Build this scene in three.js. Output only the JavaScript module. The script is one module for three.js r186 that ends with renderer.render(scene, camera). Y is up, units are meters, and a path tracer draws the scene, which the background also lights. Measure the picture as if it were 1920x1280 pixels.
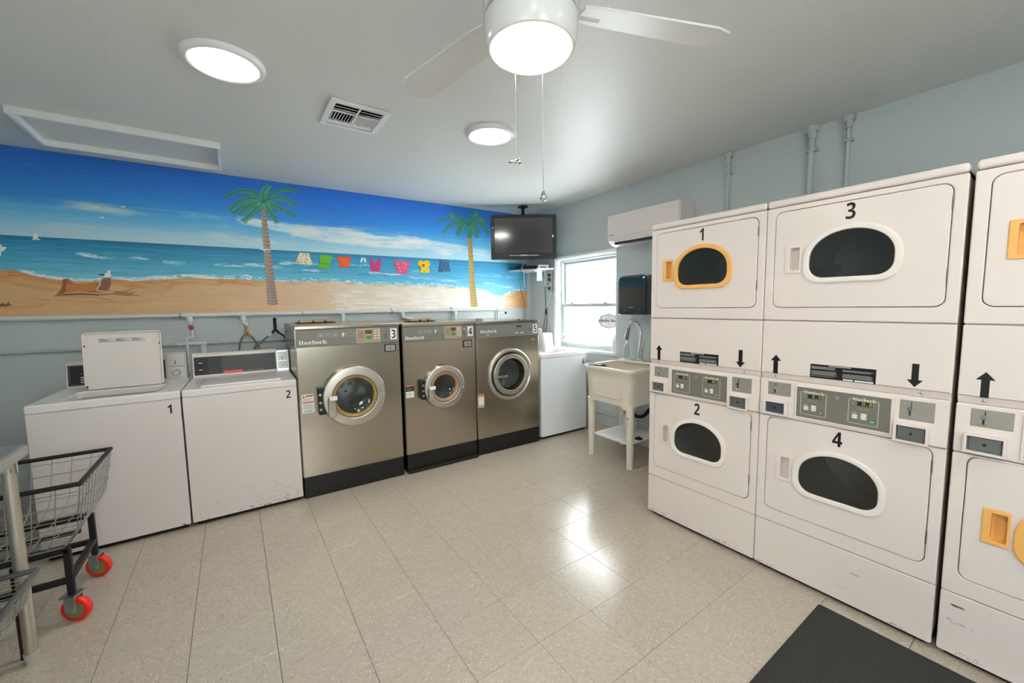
import * as THREE from 'three';
import { RoundedBoxGeometry } from 'three/addons/geometries/RoundedBoxGeometry.js';
import { TextGeometry } from 'three/addons/geometries/TextGeometry.js';
import { FontLoader } from 'three/addons/loaders/FontLoader.js';
import { mergeGeometries } from 'three/addons/utils/BufferGeometryUtils.js';
import { RectAreaLightUniformsLib } from 'three/addons/lights/RectAreaLightUniformsLib.js';

// ---------------------------------------------------------------- camera, sky, exposure
RectAreaLightUniformsLib.init();
const scene = new THREE.Scene();
const renderer = new THREE.WebGLRenderer({ antialias: true });
renderer.toneMapping = THREE.LinearToneMapping;
renderer.toneMappingExposure = 1.22;
renderer.shadowMap.enabled = true;

const FOCAL = 751.236, CAM_Y = 1.430, YAW = 0.607499, PITCH = 0.089276, ROLL = -0.014720;
const V = (x, y, z) => new THREE.Vector3(x, y, z);
const fwd = V(Math.sin(YAW) * Math.cos(PITCH), -Math.sin(PITCH), -Math.cos(YAW) * Math.cos(PITCH));
const right0 = V(Math.cos(YAW), 0, Math.sin(YAW)), up0 = right0.clone().cross(fwd);
const right = right0.clone().multiplyScalar(Math.cos(ROLL)).addScaledVector(up0, Math.sin(ROLL));
const up = up0.clone().multiplyScalar(Math.cos(ROLL)).addScaledVector(right0, -Math.sin(ROLL));
const camera = new THREE.PerspectiveCamera(2 * Math.atan(640 / FOCAL) * 180 / Math.PI, 1.5, 0.05, 100);
camera.position.set(0, CAM_Y, 0);
camera.quaternion.setFromRotationMatrix(new THREE.Matrix4().makeBasis(right, up, fwd.clone().negate()));
camera.updateMatrixWorld();

scene.background = new THREE.Color(0.90, 0.97, 1.0);   // bright even overcast daylight outside the window
scene.backgroundIntensity = 16;

const LED_RADIANCE = 48, FAN_RADIANCE = 52;
const LED_COLOR = new THREE.Color(1.0, 0.965, 0.92), FAN_COLOR = new THREE.Color(1.0, 0.86, 0.70);

// room measures
const H = 2.612, XB = 3.33, XL = -1.65, ZF = 2.2, ZA = -4.415, SA = 0.024, TA = -Math.atan(SA);
const zA = (x) => ZA + SA * x;              // mural wall: runs a little askew to the floor tiles
const zW = (x) => -3.289 + 0.02 * x;        // line of the washer fronts

// a pixel of the photograph gives a direction; the surface that it lies on gives the distance
const ray = (u, v) => right.clone().multiplyScalar((u - 960) / FOCAL).addScaledVector(up, (640 - v) / FOCAL).add(fwd);
function onWallA(u, v, off = 0) { const d = ray(u, v), t = (ZA + off) / (d.z - SA * d.x); return [t * d.x / Math.cos(TA), CAM_Y + t * d.y]; }   // [along the wall, height]
function onB(u, v, x = XB) { const d = ray(u, v), t = x / d.x; return [t * d.z, CAM_Y + t * d.y]; }     // [z, height]

// ---------------------------------------------------------------- helpers
let seed = 12345;
const rnd = () => { seed = (seed + 0x6d2b79f5) | 0; let t = Math.imul(seed ^ (seed >>> 15), 1 | seed); t = (t + Math.imul(t ^ (t >>> 7), 61 | t)) ^ t; return ((t ^ (t >>> 14)) >>> 0) / 4294967296; };
const rr = (a, b) => a + (b - a) * rnd();
const font = await new FontLoader().loadAsync('fonts/droid/droid_sans_bold.typeface.json');
const serif = await new FontLoader().loadAsync('fonts/droid/droid_serif_bold.typeface.json');

const used = new Map();
function numbered(name) { const n = used.get(name) ?? 0; used.set(name, n + 1); return n ? name + '_' + String(n).padStart(3, '0') : name; }
function shadow(o) { o.castShadow = true; o.receiveShadow = true; return o; }
function thing(name, label, category, pos = [0, 0, 0], turn = 0, group) {
  const o = new THREE.Group(); o.name = numbered(name); o.position.set(...pos); o.rotation.y = turn;
  o.userData = { label, category }; if (group) o.userData.group = group; scene.add(o); return o;
}
const clean = (g) => { let k = g.index ? g.toNonIndexed() : g; for (const a of Object.keys(k.attributes)) if (!['position', 'normal', 'uv'].includes(a)) k.deleteAttribute(a); if (!k.attributes.uv) k.setAttribute('uv', new THREE.BufferAttribute(new Float32Array(k.attributes.position.count * 2), 2)); return k; };
const merge = (list) => list.length === 1 ? list[0] : mergeGeometries(list.map(clean));
function part(name, geo, mat, parent, label) {
  const m = shadow(new THREE.Mesh(Array.isArray(geo) ? merge(geo) : geo, mat)); m.name = name; parent.add(m);
  if (label) m.userData.label = label; return m;
}
function solo(name, geo, mat, label, category, group) {
  const m = part(numbered(name), geo, mat, scene); m.userData = { label, category }; if (group) m.userData.group = group; return m;
}
function struct(name, geo, mat, parent = scene) { const m = part(name, geo, mat, parent); if (parent === scene) m.userData.kind = 'structure'; return m; }
const T = (g, x = 0, y = 0, z = 0) => g.translate(x, y, z);
// box by its limits, with rounded edges when r > 0
function bx(x0, x1, y0, y1, z0, z1, r = 0, seg = 2) {
  const w = x1 - x0, h = y1 - y0, d = z1 - z0;
  const g = r > 0 ? new RoundedBoxGeometry(w, h, d, seg, Math.min(r, w / 2.01, h / 2.01, d / 2.01)) : new THREE.BoxGeometry(w, h, d);
  return T(g, (x0 + x1) / 2, (y0 + y1) / 2, (z0 + z1) / 2);
}
function cy(p, q, r0, r1 = r0, seg = 16, open = false) {
  const a = V(...p), b = V(...q), d = b.clone().sub(a), g = new THREE.CylinderGeometry(r1, r0, d.length(), seg, 1, open);
  g.applyQuaternion(new THREE.Quaternion().setFromUnitVectors(V(0, 1, 0), d.clone().normalize()));
  const m = a.add(b).multiplyScalar(.5); return T(g, m.x, m.y, m.z);
}
function tube(pts, r, seg = 24, rad = 8, tension = .5) { return new THREE.TubeGeometry(new THREE.CatmullRomCurve3(pts.map((p) => V(...p)), false, 'catmullrom', tension), seg, r, rad, false); }
function bar(pts, r, rad = 10) { // straight runs joined at spherical elbows
  const out = []; for (let i = 0; i + 1 < pts.length; i++) out.push(cy(pts[i], pts[i + 1], r, r, rad));
  for (let i = 1; i + 1 < pts.length; i++) out.push(T(new THREE.SphereGeometry(r, rad, 8), ...pts[i]));
  return merge(out);
}
function lathe(prof, seg = 40) { return new THREE.LatheGeometry(prof.map(([r, y]) => new THREE.Vector2(r, y)), seg); }
function rrect(x0, x1, y0, y1, r) {
  const s = new THREE.Shape(); s.moveTo(x0 + r, y0); s.lineTo(x1 - r, y0); s.absarc(x1 - r, y0 + r, r, -Math.PI / 2, 0); s.lineTo(x1, y1 - r); s.absarc(x1 - r, y1 - r, r, 0, Math.PI / 2);
  s.lineTo(x0 + r, y1); s.absarc(x0 + r, y1 - r, r, Math.PI / 2, Math.PI); s.lineTo(x0, y0 + r); s.absarc(x0 + r, y0 + r, r, Math.PI, 1.5 * Math.PI); return s;
}
function ext(shape, z0, z1, bevel = 0, holes = [], seg = 10) {
  const s = shape.clone(); s.holes.push(...holes);
  const g = new THREE.ExtrudeGeometry(s, { depth: z1 - z0 - 2 * bevel, bevelEnabled: bevel > 0, bevelThickness: bevel, bevelSize: bevel, bevelOffset: -bevel, bevelSegments: 2, curveSegments: seg });
  return T(g, 0, 0, z0 + bevel);
}
function poly(pts) { const s = new THREE.Shape(); pts.forEach(([x, y], i) => (i ? s.lineTo(x, y) : s.moveTo(x, y))); s.closePath(); return s; }
function text(str, size, depth, cx, cyy, z, f = font, sx = 1) {
  const g = new TextGeometry(str, { font: f, size, depth, curveSegments: 4, bevelEnabled: false }); g.computeBoundingBox();
  const b = g.boundingBox; T(g, -(b.min.x + b.max.x) / 2, -(b.min.y + b.max.y) / 2, 0); g.scale(sx, 1, 1); return T(g, cx, cyy, z);
}
function uvm(g, k = 1) { // uv in metres by the main direction of each face
  g = clean(g); const p = g.attributes.position, n = g.attributes.normal, u = g.attributes.uv;
  for (let i = 0; i < p.count; i++) {
    const ax = Math.abs(n.getX(i)), ay = Math.abs(n.getY(i)), az = Math.abs(n.getZ(i));
    if (ay >= ax && ay >= az) u.setXY(i, p.getX(i) * k, p.getZ(i) * k); else if (ax >= az) u.setXY(i, p.getZ(i) * k, p.getY(i) * k); else u.setXY(i, p.getX(i) * k, p.getY(i) * k);
  } return g;
}
function canvas(w, h, draw, srgb = true, wrap = false) {
  const c = document.createElement('canvas'); c.width = w; c.height = h; const g = c.getContext('2d'); draw(g, w, h);
  const t = new THREE.CanvasTexture(c); if (srgb) t.colorSpace = THREE.SRGBColorSpace; t.magFilter = THREE.LinearFilter;
  if (wrap) t.wrapS = t.wrapT = THREE.RepeatWrapping; return t;
}
// tileable value noise, several octaves, as grey bytes
function noiseTex(n, cells, octaves, lo = 0, hi = 255, sx = 1) {
  const acc = new Float32Array(n * n); let amp = 1, tot = 0;
  for (let o = 0; o < octaves; o++) {
    const cx = Math.max(1, Math.round(cells * sx)) << o, cyy = cells << o, lat = Float32Array.from({ length: cx * cyy }, rnd);
    for (let y = 0; y < n; y++) for (let x = 0; x < n; x++) {
      const fx = x / n * cx, fy = y / n * cyy, ix = Math.floor(fx), iy = Math.floor(fy); let tx = fx - ix, ty = fy - iy; tx = tx * tx * (3 - 2 * tx); ty = ty * ty * (3 - 2 * ty);
      const a = lat[iy % cyy * cx + ix % cx], b = lat[iy % cyy * cx + (ix + 1) % cx], c = lat[(iy + 1) % cyy * cx + ix % cx], d = lat[(iy + 1) % cyy * cx + (ix + 1) % cx];
      acc[y * n + x] += amp * (a + (b - a) * tx + (c - a) * ty + (a - b - c + d) * tx * ty);
    } tot += amp; amp *= .55;
  }
  const data = new Uint8Array(n * n * 4);
  for (let i = 0; i < n * n; i++) { const v = lo + (hi - lo) * acc[i] / tot; data[4 * i] = data[4 * i + 1] = data[4 * i + 2] = v; data[4 * i + 3] = 255; }
  const t = new THREE.DataTexture(data, n, n); t.wrapS = t.wrapT = THREE.RepeatWrapping; t.magFilter = THREE.LinearFilter; t.needsUpdate = true; return t;
}
const rep = (t, x, y = x) => { const c = t.clone(); c.repeat.set(x, y); c.needsUpdate = true; return c; };
const std = (color, roughness = .5, metalness = 0, more = {}) => new THREE.MeshStandardMaterial({ color, roughness, metalness, ...more });
const phys = (o) => new THREE.MeshPhysicalMaterial(o);

// ---------------------------------------------------------------- materials
const nFine = noiseTex(256, 24, 3), nCoarse = noiseTex(256, 5, 4), nBrush = noiseTex(256, 64, 2, 90, 165, .05), nSmudge = noiseTex(256, 4, 4, 70, 150);
const M = {
  wall: std(0xc0c8c7, .6, 0, { bumpMap: rep(nFine, 2.2), bumpScale: .0012 }),
  ceiling: std(0xdddeda, .45, 0, { bumpMap: rep(nFine, 4), bumpScale: .0011 }),
  white: std(0xe5dad3, .30), whiteCool: std(0xe4e7ea, .32), whiteDeck: std(0xebe6e2, .16), trim: std(0xeef0f0, .35), sash: std(0xadb4b6, .4), pvc: std(0xdfe3e3, .38), paintPipe: std(0xb9c2c0, .5), paintPipePale: std(0xd5dad9, .45),
  steel: std(0xb5ac9d, .25, 1, { bumpMap: rep(nBrush, 3, 3), bumpScale: .00006 }),
  steelDoor: std(0xc9c4ba, .36, 1), steelDark: std(0x8e8c86, .34, 1), steelRim: std(0xd2cec6, .2, 1), chrome: std(0xd9dcde, .08, 1), zinc: std(0xb4bcc3, .3, 1), drum: std(0xc4c8c8, .38, .3), wire: std(0xb4b5b1, .3, .8),
  brass: std(0xb89a52, .35, .8), gasket: std(0xa68b52, .5), darkGasket: std(0x1a1b1c, .5),
  black: std(0x0b0b0b, .5), blackGloss: std(0x0c0d0e, .22), blackPaint: std(0x0e0e0e, .5), plinth: std(0x0a0b0b, .45, 0, { bumpMap: rep(nFine, 3), bumpScale: .001 }), rubber: std(0x151515, .8),
  grey: std(0x878680, .45), greyPanel: std(0x85857f, .4), greyPale: std(0xb7b4ae, .4, .2), coin: std(0xada9a1, .35, .5), coinFace: std(0x83888b, .3, .7), hollow: std(0x2a2a2a, .8),
  orange: std(0xf2b765, .4), cream: std(0xeee5dc, .4), tub: std(0xeee6d6, .38), ink: std(0x070707, .5), navy: phys({ color: 0x14202e, roughness: .12, clearcoat: 1, clearcoatRoughness: .04 }),
  tan: std(0xb3a079, .7), tray: std(0x232120, .6), red: std(0xef2a1e, .35), redDeep: std(0xb71f1c, .42), olive: std(0x8a8455, .45), paper: std(0xf3f3f0, .8), cordGrey: std(0x6d7274, .6),
  glass: phys({ color: 0xffffff, roughness: 0, transmission: 1, thickness: 0, ior: 1.5 }), clear: phys({ color: 0xf4f8f8, roughness: .05, transmission: 1, thickness: 0 }),
  glassDark: phys({ color: 0xd6dadb, roughness: .03, transmission: 1, thickness: 0, ior: 1.5 }), glassDoor: phys({ color: 0xe2e6e4, roughness: .03, transmission: 1, thickness: 0, ior: 1.5 }),
  fanBody: std(0xe6e6e3, .22), blade: std(0xe3e2df, .4), cloth: std(0x8b8d91, .9),
};

// ---------------------------------------------------------------- setting: floor of vinyl tiles
function vct(base, dx) {
  return canvas(512, 512, (g, w, h) => {
    g.fillStyle = base; g.fillRect(0, 0, w, h);
    const fleck = (n, cols, l0, l1, t0, t1, a) => { for (let i = 0; i < n; i++) { g.globalAlpha = rr(.25, 1) * a; g.strokeStyle = cols[Math.floor(rnd() * cols.length)]; g.lineWidth = rr(t0, t1); g.lineCap = 'round'; const x = rnd() * w, y = rnd() * h, an = rr(-.55, .55) + dx, l = rr(l0, l1), b = rr(-.5, .5); g.beginPath(); g.moveTo(x, y); g.quadraticCurveTo(x + Math.cos(an + b) * l * .5, y + Math.sin(an + b) * l * .5, x + Math.cos(an) * l, y + Math.sin(an) * l); g.stroke(); } };
    fleck(420, ['#aca395', '#c2b9ab', '#a39a8b', '#b8afa0'], 20, 60, 5, 16, .24);
    fleck(900, ['#d8cfbf', '#a2957f', '#cbbda4', '#978b78', '#dcd5c8'], 5, 30, 1.4, 4.6, .62);
    fleck(240, ['#efe9dd', '#e9e2d4', '#84786a', '#c8a27e'], 3, 16, 1.6, 4.6, .85);
    fleck(26, ['#f6f1e6', '#6d6457', '#b5835c'], 3, 13, 2, 5.5, .8);
    g.globalAlpha = 1;
  });
}
{
  const tex = [vct('#b7ac9e', .2), vct('#b6ab9d', .35), vct('#b8ae9f', .1)];
  const mats = tex.map((t) => phys({ map: t, roughness: .2, bumpMap: rep(nCoarse, 1.3), bumpScale: .00012, specularIntensity: 1 }));
  const L = .3048, G = .0011, B = .0003, D = .003, h0 = L / 2 - G, h1 = h0 - B;
  function tileGeo(rot) {
    const P = [], N = [], U = [], q = (a, b, c, d, n) => { for (const p of [a, b, c, a, c, d]) { P.push(...p); N.push(...n); let u = p[0] / L + .5, v = p[2] / L + .5; for (let k = 0; k < rot; k++) [u, v] = [v, 1 - u]; U.push(u, v); } };
    q([-h1, 0, h1], [h1, 0, h1], [h1, 0, -h1], [-h1, 0, -h1], [0, 1, 0]);
    const s = Math.SQRT1_2; const ring = [[-1, 1], [1, 1], [1, -1], [-1, -1]], nn = [[0, s, s], [s, s, 0], [0, s, -s], [-s, s, 0]];
    for (let k = 0; k < 4; k++) { const a = ring[k], b = ring[(k + 1) % 4]; q([a[0] * h0, -D, a[1] * h0], [b[0] * h0, -D, b[1] * h0], [b[0] * h1, 0, b[1] * h1], [a[0] * h1, 0, a[1] * h1], nn[k]); }
    const g = new THREE.BufferGeometry(); g.setAttribute('position', new THREE.Float32BufferAttribute(P, 3)); g.setAttribute('normal', new THREE.Float32BufferAttribute(N, 3)); g.setAttribute('uv', new THREE.Float32BufferAttribute(U, 2)); return g;
  }
  const geos = [0, 1, 2, 3].map(tileGeo);
  const floor = struct('floor', bx(XL - .3, XB + .3, -.12, -.0028, -4.75, ZF + .2), std(0x3b342b, .9));
  const ox = .3754, oz = -1.5512, rest = [];
  for (let i = -7; i < 11; i++) for (let j = -13; j < 11; j++) {
    const x = ox + (i + .5) * L, z = oz + (j + .5) * L;
    if (x < XL - .1 || x > XB + .1 || z < -4.5 || z > ZF) continue;
    const alt = (i + j) & 1, gi = (alt ? 1 : 0) + 2 * Math.floor(rnd() * 2), mi = Math.floor(rnd() * 3);
    const rx = rr(-.0002, .0002), rz = rr(-.0002, .0002);
    if (z > -3.9 && z < .2 && x > -1.4 && !(x > 2.75 && z > -1.5)) {
      const m = part('tile', geos[gi], mats[mi], floor); m.position.set(x, 0, z); m.rotation.set(rx, 0, rz);
    } else { const g = geos[gi].clone(); g.rotateX(rx); g.rotateZ(rz); rest.push(T(g, x, 0, z)); }
  }
  const r = part('tile_field', rest, mats[0], floor); r.userData.kind = 'stuff';
}

// ---------------------------------------------------------------- setting: walls, ceiling, window
{
  const a = struct('wall_back', uvm(bx(XL - .2, XB + .25, -.05, H + .12, -.14, 0)), M.wall); a.position.set(0, 0, ZA); a.rotation.y = TA;
  // daylight from a second window, beside the photographer, and a third one behind light the fronts of the machines
  const z0 = .55, z1 = 1.35, y0 = 1.0, y1 = 2.05, sh = poly([[-(ZF + .14), -.05], [4.6, -.05], [4.6, H + .1], [-(ZF + .14), H + .1]]); sh.holes.push(poly([[-z1, y0], [-z0, y0], [-z0, y1], [-z1, y1]]));
  struct('wall_left', uvm(new THREE.ExtrudeGeometry(sh, { depth: .14, bevelEnabled: false }).rotateY(Math.PI / 2).translate(XL - .14, 0, 0)), M.wall);
  const w2 = new THREE.Group(); w2.name = 'window_2'; w2.userData.kind = 'structure'; scene.add(w2);
  part('frame', [bx(XL - .09, XL - .04, y0, y0 + .05, z0, z1), bx(XL - .09, XL - .04, y1 - .05, y1, z0, z1), bx(XL - .09, XL - .04, y0, y1, z0, z0 + .05), bx(XL - .09, XL - .04, y0, y1, z1 - .05, z1), bx(XL - .09, XL - .04, (y0 + y1) / 2 - .02, (y0 + y1) / 2 + .02, z0, z1)], M.trim, w2);
  part('pane', bx(XL - .067, XL - .063, y0 + .05, y1 - .05, z0 + .05, z1 - .05), M.glass, w2);
  const x0 = -.05, x1 = .85, fs = poly([[XL - .14, -.05], [XB + .14, -.05], [XB + .14, H + .1], [XL - .14, H + .1]]); fs.holes.push(poly([[x0, y0], [x1, y0], [x1, y1], [x0, y1]]));
  struct('wall_front', uvm(new THREE.ExtrudeGeometry(fs, { depth: .14, bevelEnabled: false }).translate(0, 0, ZF)), M.wall);
  const w3 = new THREE.Group(); w3.name = 'window_3'; w3.userData.kind = 'structure'; scene.add(w3);
  part('frame', [bx(x0, x1, y0, y0 + .05, ZF + .04, ZF + .09), bx(x0, x1, y1 - .05, y1, ZF + .04, ZF + .09), bx(x0, x0 + .05, y0, y1, ZF + .04, ZF + .09), bx(x1 - .05, x1, y0, y1, ZF + .04, ZF + .09), bx(x0, x1, (y0 + y1) / 2 - .02, (y0 + y1) / 2 + .02, ZF + .04, ZF + .09)], M.trim, w3);
  part('pane', bx(x0 + .05, x1 - .05, y0 + .05, y1 - .05, ZF + .063, ZF + .067), M.glass, w3);
  const cs = poly([[XL - .14, -(ZF + .14)], [XB + .2, -(ZF + .14)], [XB + .2, 4.7], [XL - .14, 4.7]]); cs.holes.push(poly([[.56, 2.53], [.84, 2.53], [.84, 2.83], [.56, 2.83]]));
  struct('ceiling', uvm(new THREE.ExtrudeGeometry(cs, { depth: .12, bevelEnabled: false }).rotateX(-Math.PI / 2).translate(0, H, 0)), M.ceiling);
}
const W0 = -3.80, W1 = -2.85, WY0 = .90, WY1 = 1.985;   // window opening in the dryer wall, z and height
{
  const s = poly([[-(ZF + .1), -.05], [4.6, -.05], [4.6, H + .1], [-(ZF + .1), H + .1]]);
  const hole = poly([[-W1, WY0], [-W0, WY0], [-W0, WY1], [-W1, WY1]]);
  const g = new THREE.ExtrudeGeometry((s.holes.push(hole), s), { depth: .16, bevelEnabled: false }); g.rotateY(Math.PI / 2);
  struct('wall_right', uvm(T(g, XB, 0, 0)), M.wall);
  const base = struct('baseboard_right', bx(XB - .012, XB, 0, .1, -4.33, ZF, .004), std(0xc9bda9, .5));
  const w = new THREE.Group(); w.name = 'window_1'; w.userData.kind = 'structure'; scene.add(w);
  // casing on the room side, reveal, sill
  part('casing', [bx(XB - .016, XB, WY0 - .02, WY1 + .01, W0 - .035, W0, .004), bx(XB - .016, XB, WY1, WY1 + .03, W0 - .035, W1 + .01, .004)], M.trim, w);
  part('jamb', [bx(XB, XB + .15, WY0, WY1, W0, W0 + .012), bx(XB, XB + .15, WY0, WY1, W1 - .012, W1), bx(XB, XB + .15, WY1 - .012, WY1, W0, W1)], M.trim, w);
  part('sill', bx(XB - .03, XB + .15, WY0 - .02, WY0 + .012, W0 - .02, W1 + .02, .006), M.trim, w);
  const mid = 1.42, fr = (y0, y1, x0, x1, b, z0 = W0 + .02, z1 = W1 - .02) => [bx(x0, x1, y0, y0 + b, z0, z1, .004), bx(x0, x1, y1 - b, y1, z0, z1, .004), bx(x0, x1, y0 + b, y1 - b, z0, z0 + b, .004), bx(x0, x1, y0 + b, y1 - b, z1 - b, z1, .004)];
  part('outer_frame', fr(WY0 + .01, WY1 - .012, XB + .06, XB + .14, .022, W0 + .012, W1 - .012), M.sash, w);
  const us = part('upper_sash', fr(mid - .015, WY1 - .03, XB + .105, XB + .13, .035), M.sash, w);
  const ls = part('lower_sash', fr(WY0 + .03, mid + .022, XB + .07, XB + .1, .038), M.sash, w);
  part('pane', bx(XB + .115, XB + .119, mid, WY1 - .05, W0 + .05, W1 - .05), M.glass, us); part('pane', bx(XB + .083, XB + .087, WY0 + .06, mid, W0 + .05, W1 - .05), M.glass, ls);
  for (const z of [W0 + .2, W1 - .22]) part('sash_lock', [bx(XB + .062, XB + .1, mid + .022, mid + .034, z - .025, z + .025, .004), cy([XB + .075, mid + .034, z], [XB + .075, mid + .046, z], .012)], M.zinc, ls);
}

// ---------------------------------------------------------------- mural painted on the back wall
{
  const S0 = XL - .02, S1 = 3.272, Y0 = 1.398, Y1 = H - .002, CW = 2048, CH = 512;
  const m = (u, v) => { const [s, y] = onWallA(u, v); return [(s - S0) / (S1 - S0) * CW, (Y1 - y) / (Y1 - Y0) * CH]; };
  const sx = (x) => (x - S0) / (S1 - S0) * CW, sy = (y) => (Y1 - y) / (Y1 - Y0) * CH;
  const tex = canvas(CW, CH, (g) => {
    const HY = sy(1.983);
    // sky, mixed in columns: darker and greener far from the window wall, brighter in the middle
    const stops = (list, f) => { const gr = g.createLinearGradient(0, 0, 0, HY); list.forEach(([t, c]) => gr.addColorStop(t, c)); g.fillStyle = gr; };
    stops([[0, '#1d63ba'], [.2, '#2470cf'], [.45, '#2f8ade'], [.7, '#59abe4'], [.9, '#9cc8e2'], [1, '#a9cfe4']]); g.fillRect(0, 0, CW, HY + 2);
    const band = (x0, x1, a, col) => { const gr = g.createLinearGradient(x0, 0, x1, 0); gr.addColorStop(0, col + '00'); gr.addColorStop(.5, col + a); gr.addColorStop(1, col + '00'); g.fillStyle = gr; g.fillRect(x0, 0, x1 - x0, HY * .62); };
    band(-500, 620, '40', '#15538f'); band(420, 1700, '55', '#1f6be6');
    const stroke = (pts, w, col, a) => { g.globalAlpha = a; g.strokeStyle = col; g.lineWidth = w; g.lineCap = 'round'; g.lineJoin = 'round'; g.beginPath(); pts.forEach(([x, y], i) => (i ? g.lineTo(x, y) : g.moveTo(x, y))); g.stroke(); g.globalAlpha = 1; };
    const wisp = (x, y, l, w, col, a) => { const n = 7, p = []; let yy = y; for (let i = 0; i <= n; i++) { p.push([x + l * i / n, yy]); yy += rr(-1.5, 1.5); } stroke(p, w, col, a); };
    for (let i = 0; i < 900; i++) { const y = rnd() * HY, t = y / HY; wisp(rr(-60, CW), y, rr(30, 170), rr(1.5, 7), t > .55 ? ['#c9dfea', '#8fc3e6', '#6fb3e2'][i % 3] : ['#1b5cb4', '#3f92e4', '#2a79d8'][i % 3], t > .55 ? .10 : .09); }
    // clouds
    const cloud = (u0, v0, u1, v1, n, th, col, a, spread) => { for (let i = 0; i < n; i++) { const t = rnd(), [x, y] = m(u0 + (u1 - u0) * t, v0 + (v1 - v0) * t + rr(-spread, spread)); wisp(x, y, rr(20, 90), rr(th * .4, th), col, a); } };
    cloud(105, 381, 180, 388, 70, 7, '#9dbfd0', .13, 7); cloud(135, 384, 225, 398, 80, 7, '#c2cfd2', .13, 6); cloud(60, 425, 380, 452, 200, 9, '#b8d2e0', .10, 13); cloud(380, 440, 500, 458, 90, 10, '#c4dbe8', .12, 9);
    cloud(330, 400, 400, 408, 30, 4, '#a9d0ea', .14, 3); cloud(440, 410, 560, 436, 150, 10, '#dfeaf1', .15, 7); cloud(545, 432, 700, 452, 220, 13, '#e3edf3', .15, 12); cloud(590, 428, 660, 436, 70, 7, '#ccd9e4', .2, 6); cloud(640, 445, 770, 458, 180, 13, '#e8f0f5', .16, 11);
    cloud(740, 447, 840, 470, 130, 13, '#e2edf4', .15, 10); cloud(750, 450, 780, 455, 40, 6, '#f6fafb', .25, 4); cloud(820, 460, 905, 478, 100, 9, '#d7e6f0', .14, 8); cloud(405, 420, 440, 448, 30, 5, '#8fb8da', .15, 3);
    // sea
    const shore = [[0, 507], [20, 506], [40, 510], [60, 516], [90, 522], [120, 526], [170, 528], [215, 523], [235, 525], [250, 528], [280, 525], [310, 524], [350, 521], [400, 523], [440, 523], [470, 525], [540, 528], [600, 527], [650, 529], [700, 533], [750, 534], [800, 535], [840, 537], [880, 541], [905, 545], [920, 550], [930, 557], [940, 558], [950, 552], [958, 546], [985, 545]];
    const sh = shore.map(([u, v]) => m(u, v)), SB = sy(1.60);
    { const gr = g.createLinearGradient(0, HY, 0, sh[20][1]); [[0, '#196487'], [.12, '#1c7ba3'], [.4, '#358fb3'], [.75, '#5fb0cb'], [1, '#86c8dc']].forEach(([t, c]) => gr.addColorStop(t, c)); g.fillStyle = gr; g.fillRect(0, HY, CW, CH - HY); }
    band && (() => { const gr = g.createLinearGradient(600, 0, 2048, 0); gr.addColorStop(0, '#3f9fd000'); gr.addColorStop(.5, '#3d9ad455'); gr.addColorStop(1, '#2f97d455'); g.fillStyle = gr; g.fillRect(600, HY, 1448, SB - HY + 60); })();
    for (let i = 0; i < 1500; i++) { const t = Math.pow(rnd(), .8), y = HY + 4 + t * (sh[14][1] - HY); wisp(rr(-80, CW), y, rr(30, 190), rr(1, 4.5), ['#2a86ad', '#6bbad2', '#1d6f99', '#4aa2c4', '#86c9dc'][i % 5], .13); }
    const foam = (u0, v0, u1, v1, n, th, a) => { for (let i = 0; i < n; i++) { const t = rnd(), [x, y] = m(u0 + (u1 - u0) * t, v0 + (v1 - v0) * t + rr(-2, 2)); wisp(x, y, rr(8, 40), rr(th * .4, th), '#f2f8f8', a); } };
    foam(140, 475, 165, 480, 12, 4, .5); foam(165, 480, 200, 483, 10, 2, .4); foam(235, 482, 265, 484, 10, 3, .4); foam(300, 490, 340, 496, 14, 3, .35); foam(400, 497, 440, 499, 14, 3, .4); foam(455, 495, 520, 500, 40, 6, .18); foam(520, 492, 545, 494, 12, 4, .45); foam(560, 505, 590, 508, 10, 4, .4); foam(640, 495, 700, 496, 16, 3, .35);
    foam(690, 511, 745, 515, 26, 4, .4); foam(745, 507, 800, 510, 12, 3, .3); foam(765, 520, 860, 528, 60, 6, .12); foam(890, 515, 960, 520, 30, 5, .14); foam(905, 530, 960, 540, 40, 6, .14); foam(560, 497, 590, 495, 8, 3, .35);
    wisp(...m(550, 510), 130, 4, '#20709d', .5); wisp(...m(670, 514), 120, 3.5, '#1c6b98', .6); wisp(...m(720, 516), 24, 4, '#12587f', .7);
    // surf along the shore
    for (let i = 2; i < sh.length - 1; i++) for (let k = 0; k < 26; k++) { const t = rnd(), x = sh[i][0] + (sh[i + 1][0] - sh[i][0]) * t, y = sh[i][1] + (sh[i + 1][1] - sh[i][1]) * t; g.globalAlpha = rr(.25, .75); g.fillStyle = '#f4f8f5'; g.beginPath(); g.ellipse(x + rr(-6, 6), y - rr(0, i > 13 && i < 22 ? 13 : 9) * (i > 8 && i < 15 ? 1.5 : 1), rr(2, 9), rr(1, 2.4), rr(-.5, .3), 0, 7); g.fill(); g.globalAlpha = 1; }
    foam(335, 515, 395, 522, 60, 4, .35); foam(270, 520, 320, 520, 40, 3, .25);
    // sand
    const sandPath = () => { g.beginPath(); g.moveTo(sh[0][0] - 300, sh[0][1]); sh.forEach(([x, y]) => g.lineTo(x, y)); g.lineTo(CW + 50, sh.at(-1)[1]); g.lineTo(CW + 50, CH); g.lineTo(-300, CH); g.closePath(); };
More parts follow.
